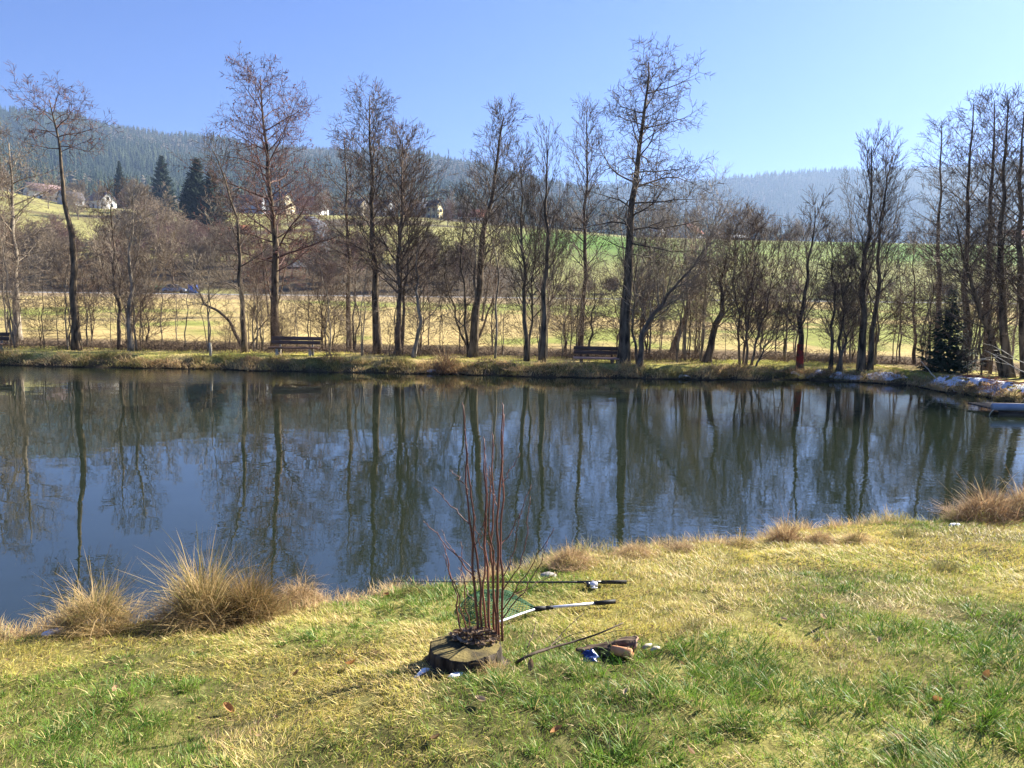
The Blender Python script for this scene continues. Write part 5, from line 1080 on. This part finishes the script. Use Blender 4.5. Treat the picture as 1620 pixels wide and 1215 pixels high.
hoop = [q(0), gl(826, 982, .05), gl(793, 994, .05), gl(768, 1000, .04), gl(738, 990, .03), gl(724, 972, .03), gl(736, 957, .05), gl(775, 951, .05), gl(815, 957, .05), q(0.005)]
ln = smooth_line(hoop, 60)
for nm, i0, i1, r, m_ in (('arm', 0, 14, .0085, 'alu'), ('rim_cord', 13, 42, .004, 'net_green'), ('arm', 41, 60, .007, 'net_green')):
    b = MB(); b.tube(ln[i0:i1], [r] * (i1 - i0), 8); b.build(nm, M[m_], net)
b = MB(); b.tube([q(-.07), q(.03), q(.12)], [.016, .02, .015], 10); b.build('head_joint', M['rubber'], net)
# net bag: domed grid of knotted green strands between the hoop and a slack centre
m_ = 44; ring = np.array([pl_interp(ln, t) for t in np.linspace(0, 1, m_, endpoint=False)]); cen = ring.mean(0); lev = 14; GV = []
for j in range(lev + 1):
    f_ = j / lev; p = ring * (1 - f_) + cen * f_; p = p.copy(); p[:, 2] += .10 * math.sin(f_ * math.pi * .8) + .05 * (fbm(p[:, 0] * 9, p[:, 1] * 9) - .5) * (f_ > 0) ; p[:, 0] += .03 * f_ * np.sin(np.arange(m_)) ; GV.append(p)
A, B = [], []
for j in range(lev):
    for k in range(m_):
        A += [GV[j][k], GV[j][k]]; B += [GV[j + 1][(k + 1) % m_], GV[j + 1][(k - 1) % m_]]
b = MB(); b.segs(A, B, [.0022] * len(A), [.0022] * len(A), 4); M['net_green'] = noise_mat('net_green', (.035, .10, .045), (.08, .19, .085), 9, .6); b.build('mesh_bag', M['net_green'], net)

# ---- fishing rod
r1 = ground_hit(991, 928); rD = r1[1]; M['carbon'] = noise_mat('carbon', (.012, .012, .014), (.03, .03, .034), 8, .35, spec=.5); M['cork'] = noise_mat('cork', (.02, .02, .02), (.05, .045, .04), 20, .8)
rod = thing('fishing_rod', 'black fishing rod with reel lying across the grass towards the water', 'fishing rod', tuple(r1))
R0 = r1 + (0, 0, .035); R1 = at(840, 921, rD + .05); R2_ = at(615, 920, rD + .25); rq = lambda t: pl_interp([R0, R1, R2_], t)
b = MB(); b.tube([rq(0), rq(.05), rq(.10)], [.016, .015, .015], 12); b.build('grip', M['cork'], rod)
b = MB(); b.tube([rq(.10), rq(.14), rq(.2)], [.011, .012, .010], 12); b.build('reel_seat', M['carbon'], rod)
b = MB(); b.tube([rq(t) for t in np.linspace(.18, 1, 16)], np.linspace(.0085, .0015, 16), 10); b.build('blank', M['carbon'], rod)
rc = rq(.135) + np.array((0, -.03, -.01)); b = MB(); b.tube([rc + (-.03, 0, 0), rc + (0, 0, .0), rc + (.03, 0, 0)], [.02, .026, .022], 14); b.box(rc + (0, .02, .012), (.014, .05, .014)); b.tube([rc + (.0, -.02, 0), rc + (.0, -.05, -.005)], [.005, .005], 8); b.box(rc + (0, -.055, -.005), (.05, .012, .012), bevel=.003); rl = b.build('reel', M['alu'], rod)
b = MB(); b.tube([rc + (-.055, 0, 0), rc + (-.03, 0, 0)], [.021, .021], 14); b.build('spool', M['carbon'], rl)
for t in (.3, .42, .55, .68, .8, .92):
    p = rq(t); aa = np.linspace(0, 6.283, 11); rr_ = .014 * (1 - .7 * t); b = MB(); b.tube(np.c_[np.full(11, p[0]), p[1] + rr_ * np.cos(aa), p[2] - rr_ * 1.2 + rr_ * np.sin(aa)], [.0013] * 11, 5, cap=False); b.build('line_guide', M['alu'], rod)

# ---- dead branch, bark slab, brick, blue plastic
def lift(px, py, z, depth=None): g = ground_hit(px, py); p = g.copy(); p[2] += z; return p
br = thing('dead_branch', 'dead forked branch lying in front of the landing net beside the bark slab', 'branch', tuple(ground_hit(870, 1045)))
main = [lift(816, 1056, .02), lift(835, 1050, .05), lift(875, 1043, .07), lift(915, 1034, .08), lift(940, 1030, .10), lift(965, 1024, .12), lift(985, 1018, .13)]
ln = smooth_line(main, 22, .004, random.Random(3)); b = MB(); b.tube(ln, np.linspace(.010, .003, 22), 8, rough=.12); M['dead_wood'] = noise_mat('dead_wood', (.05, .036, .026), (.14, .105, .078), 12, .9, bump=.004); b.build('limb', M['dead_wood'], br)
D0 = main[2][1]
for pts, r in (([(843, 1046), (872, 1022), (900, 1004), (935, 998)], .005), ([(868, 1035), (880, 1012), (905, 985), (924, 970)], .0042), ([(834, 1025), (843, 1005), (848, 983)], .004), ([(900, 1035), (893, 1025), (892, 1018)], .004), ([(955, 1004), (970, 998), (1008, 996)], .003), ([(968, 1020), (995, 1009), (1016, 1007)], .004)):
    P = [at(a_, b_, D0 + (1060 - b_) * .0045) for a_, b_ in pts]; g0 = ground_hit(*pts[0]); P = [p if p[2] > hz(p[0], p[1]) + .01 else np.array((p[0], p[1], hz(p[0], p[1]) + .015)) for p in P]
    b = MB(); b.tube(smooth_line(P, 12, .006, random.Random(int(pts[0][0]))), np.linspace(r, r * .4, 12), 6, rough=.08); b.build('twig', M['dead_wood'], br)
bg_ = ground_hit(958, 1042); bs = thing('bark_slab', 'curled slab of dark brown bark lying over the blue plastic', 'bark', tuple(bg_)); bw = .33
nu, nv = 26, 12; U, Vv = np.meshgrid(np.linspace(-1, 1, nu), np.linspace(0, 1, nv)); ang_ = math.pi * (.02 + .86 * Vv)
def slab(rad, mat, nm):
    x = bg_[0] + .015 + U * bw / 2 * (1 - .10 * np.sin(Vv * 6 + 1)) + .11 * (fbm(Vv * 9, U * .5 + 3) - .5); rr_ = rad * (.72 + .30 * U + .30 * (fbm(U * 2 + 4, Vv * 8) - .5) * 2 + .10 * (fbm(U * 5, Vv * 30 + 9, 2) - .5))
    return np.stack([x, bg_[1] + .06 - rr_ * np.cos(ang_) * 1.1, bg_[2] + .005 + rr_ * np.sin(ang_) * .95 + .02 * U], -1)
So, Si = slab(.078, 0, 0), slab(.066, 0, 0); V = np.concatenate([So.reshape(-1, 3), Si.reshape(-1, 3)]); i_ = (np.arange(nv - 1)[:, None] * nu + np.arange(nu - 1)[None]).ravel(); F = [np.stack([i_, i_ + 1, i_ + nu + 1, i_ + nu], 1), np.stack([i_ + nu, i_ + nu + 1, i_ + 1, i_], 1) + nu * nv]
for e in (np.arange(nu), np.arange(nu) + (nv - 1) * nu, np.arange(nv) * nu, np.arange(nv) * nu + nu - 1): F.append(np.stack([e[:-1], e[1:], e[1:] + nu * nv, e[:-1] + nu * nv], 1))
M['slab'] = noise_mat('slab', (.035, .024, .017), (.16, .11, .075), 16, .9, bump=.015, stretch=(.35, 2.2, 2.2)); link('bark_shell', mesh_np('bark_shell', V, [np.concatenate(F)]), M['slab'], bs)
b = MB(); e0 = So[nv // 2 - 4:, -1][:, :] ; b.tube(smooth_line(So[2:, -1], 12), np.linspace(.007, .004, 12), 7, rough=.3); b.build('torn_edge', noise_mat('torn_bark', (.30, .19, .12), (.5, .35, .23), 20, .9), bs)
kg = ground_hit(984, 1044); b = MB(); b.box(kg + (0, .0, .045), (.125, .10, .055), -.35, -.5, bevel=.008); M['terracotta'] = noise_mat('terracotta', (.42, .18, .08), (.58, .29, .15), 14, .9, bump=.006, detail=8); o = b.build('brick_piece', M['terracotta']); tag(o, 'orange brick fragment leaning against the bark slab', 'brick')
pg = ground_hit(935, 1050); u, v = np.meshgrid(np.linspace(-1, 1, 18), np.linspace(-1, 1, 12)); X, Y = pg[0] + u * .045 + .01 * np.sin(v * 4), pg[1] + .05 + v * .03; Z = pg[2] + .025 - .02 * np.abs(u) ** 2 + .03 * (fbm(u * 2 + 7, v * 2 + 3) - .5) + .02 * v
M['blue_plastic'] = noise_mat('blue_plastic', (.004, .014, .09), (.014, .055, .24), 4, .3, spec=.5); mt = grid_mesh('plastic_sheet', X, Y, Z); o = link('plastic_sheet', mt, M['blue_plastic']); sm = o.modifiers.new('s', 'SOLIDIFY'); sm.thickness = .004; tag(o, 'crumpled blue plastic sheet poking out under the bark slab', 'plastic sheet')
for k, (a_, b_, L, az) in enumerate(((1023, 1034, .075, .6), (1036, 1038, .06, .45))):
    g = ground_hit(a_, b_); d = np.array((math.cos(az), math.sin(az), .12)) * L / 2; bb = MB(); bb.tube([g + (0, 0, .035) - d, g + (0, 0, .045), g + (0, 0, .035) + d], [.010, .012, .009], 8, rough=.1); o = bb.build('peeled_stick', M['pale_wood']); tag(o, ('short whitish peeled stick next to the brick fragment', 'short whitish peeled stick farther right of the brick fragment')[k], 'stick', 'peeled sticks')
# light stone and driftwood at the waterline
def stone(label, px, py, r, mat, sx=1.4, name='stone', cat='stone', zl=.3):
    g = ground_hit(px, py); n1, n2 = 14, 9; V = []; u = np.linspace(0, 2 * np.pi, n1, endpoint=False); 
    for k in range(n2): f_ = math.pi * (k + .02) / (n2 - .96); V.append(np.c_[np.cos(u) * math.sin(f_) * sx, np.sin(u) * math.sin(f_), np.full(n1, math.cos(f_) * .6)])
    V = np.concatenate(V); V *= r * (1 + .35 * (fbm(V[:, 0] * 1.5 + px, V[:, 1] * 1.5 + V[:, 2]) - .5))[:, None]; i = np.arange(n1); F = np.concatenate([np.stack([i + k * n1, (i + 1) % n1 + k * n1, (i + 1) % n1 + (k + 1) * n1, i + (k + 1) * n1], 1)[:, ::-1] for k in range(n2 - 1)])
    o = link(name, mesh_np(name, V + g + np.array((0, 0, r * zl)), [F]), mat); return tag(o, label, cat)
M['stone'] = noise_mat('stone', (.22, .20, .18), (.40, .37, .33), 9, .85, bump=.01)
stone('pale flat stone at the waterline above the fishing rod', 868, 911, .05, M['stone'], 1.5, zl=.0)
stone('weathered grey driftwood lump in the shallows', 1107, 858, .06, M['dead_wood'], 1.7, 'driftwood', 'driftwood')
stone('small grey stone on the right lawn', 1566, 1015, .028, M['stone'], 1.3, zl=-.1)
for px, py, h_, n_, lab in ((1123, 858, .16, 9, 'small bunch of dead reed stalks in the shallows'), (1064, 866, .12, 14, 'dark dead stalks at the waterline left of the driftwood'), (1280, 838, .10, 3, 'short dark stalk at the waterline between two tussocks')):
    g = ground_hit(px, py); mb = MB(); rg = np.random.default_rng(px)
    for k in range(n_):
        p = g + np.array((rg.normal(0, .05), rg.normal(0, .03), -.03)); d = np.array((rg.normal(0, .35), rg.normal(0, .25), 1.0)); q = p + d * h_ * rg.uniform(.4, 1.1); mb.tube([p, (p + q) / 2 + rg.normal(0, .006, 3), q], [.004, .0035, .002], 5)
    o = mb.build('reed_stalks', M['dead_wood']); tag(o, lab, 'reeds')
# loose dead leaves in the lawn
rr = random.Random(31); rg = np.random.default_rng(31); lm = []
for k, col in enumerate(((.40, .20, .08), (.30, .19, .11), (.48, .36, .22))):
    V, F = leaf_geo(np.zeros(3), .034, 0, .2, 1.2, rg); me = mesh_np('dead_leaf', V, [F]); colour_attr(me, np.tile(col, (len(V), 1))); lm.append(me)
for k, (px, py) in enumerate([(612, 948), (840, 1062), (1390, 1022), (555, 1060), (470, 1075), (760, 1120), (880, 1170), (1090, 1200), (1300, 985), (1480, 1120), (1080, 1060), (1240, 990), (360, 1130), (180, 1100), (990, 1105), (1560, 1080), (690, 1180), (1420, 1180)]):
    g = ground_hit(px, py); o = link('dead_leaf', lm[k % 3], M['leaf']); o.location = g + np.array((0, 0, .03)); o.rotation_euler = (rr.uniform(-.4, .4), rr.uniform(-.4, .4), rr.uniform(0, 6.28)); o.scale = (rr.uniform(.7, 1.2),) * 3; tag(o, 'small curled brown leaf lying in the lawn', 'leaf', 'dead leaves in the lawn')

# crumbs of earth, leaf scraps and twig ends strewn through the turf
rg = np.random.default_rng(77); mb = MB(); n = 900; y = rg.uniform(1.9, 9.5, n); x = rg.uniform(-1, 1, n) * (.75 * y + 1.2); d = pond_dist(x, y); k = (d > .15) & (y < near_y(x)) & (fbm(x * 1.6 + 5, y * 1.6) > .47); x, y = x[k], y[k]; z = H_near(x, y) + .012
for k in range(len(x)):
    c = np.array((x[k], y[k], z[k])); t = rg.random()
    if t < .6:
        V, F = leaf_geo(c, rg.uniform(.006, .018), rg.uniform(0, 6.28), rg.uniform(-.7, .7), rg.uniform(.3, 1.6), rg); mb.add(V, [F], mixc((.10, .06, .035), (.40, .27, .15), np.array([rg.random()]))[0])
    else:
        a_ = rg.uniform(0, 6.28); L = rg.uniform(.02, .07); q = c + np.array((math.cos(a_), math.sin(a_), rg.uniform(-.1, .3))) * L; mb.segs(c, q, [.0022], [.0012], 4, (.12, .085, .06))
o = mb.build('leaf_scraps', M['leaf'], tone=True); tag(o, 'brown leaf scraps and twig ends strewn through the lawn', 'leaf scraps', kind='stuff')
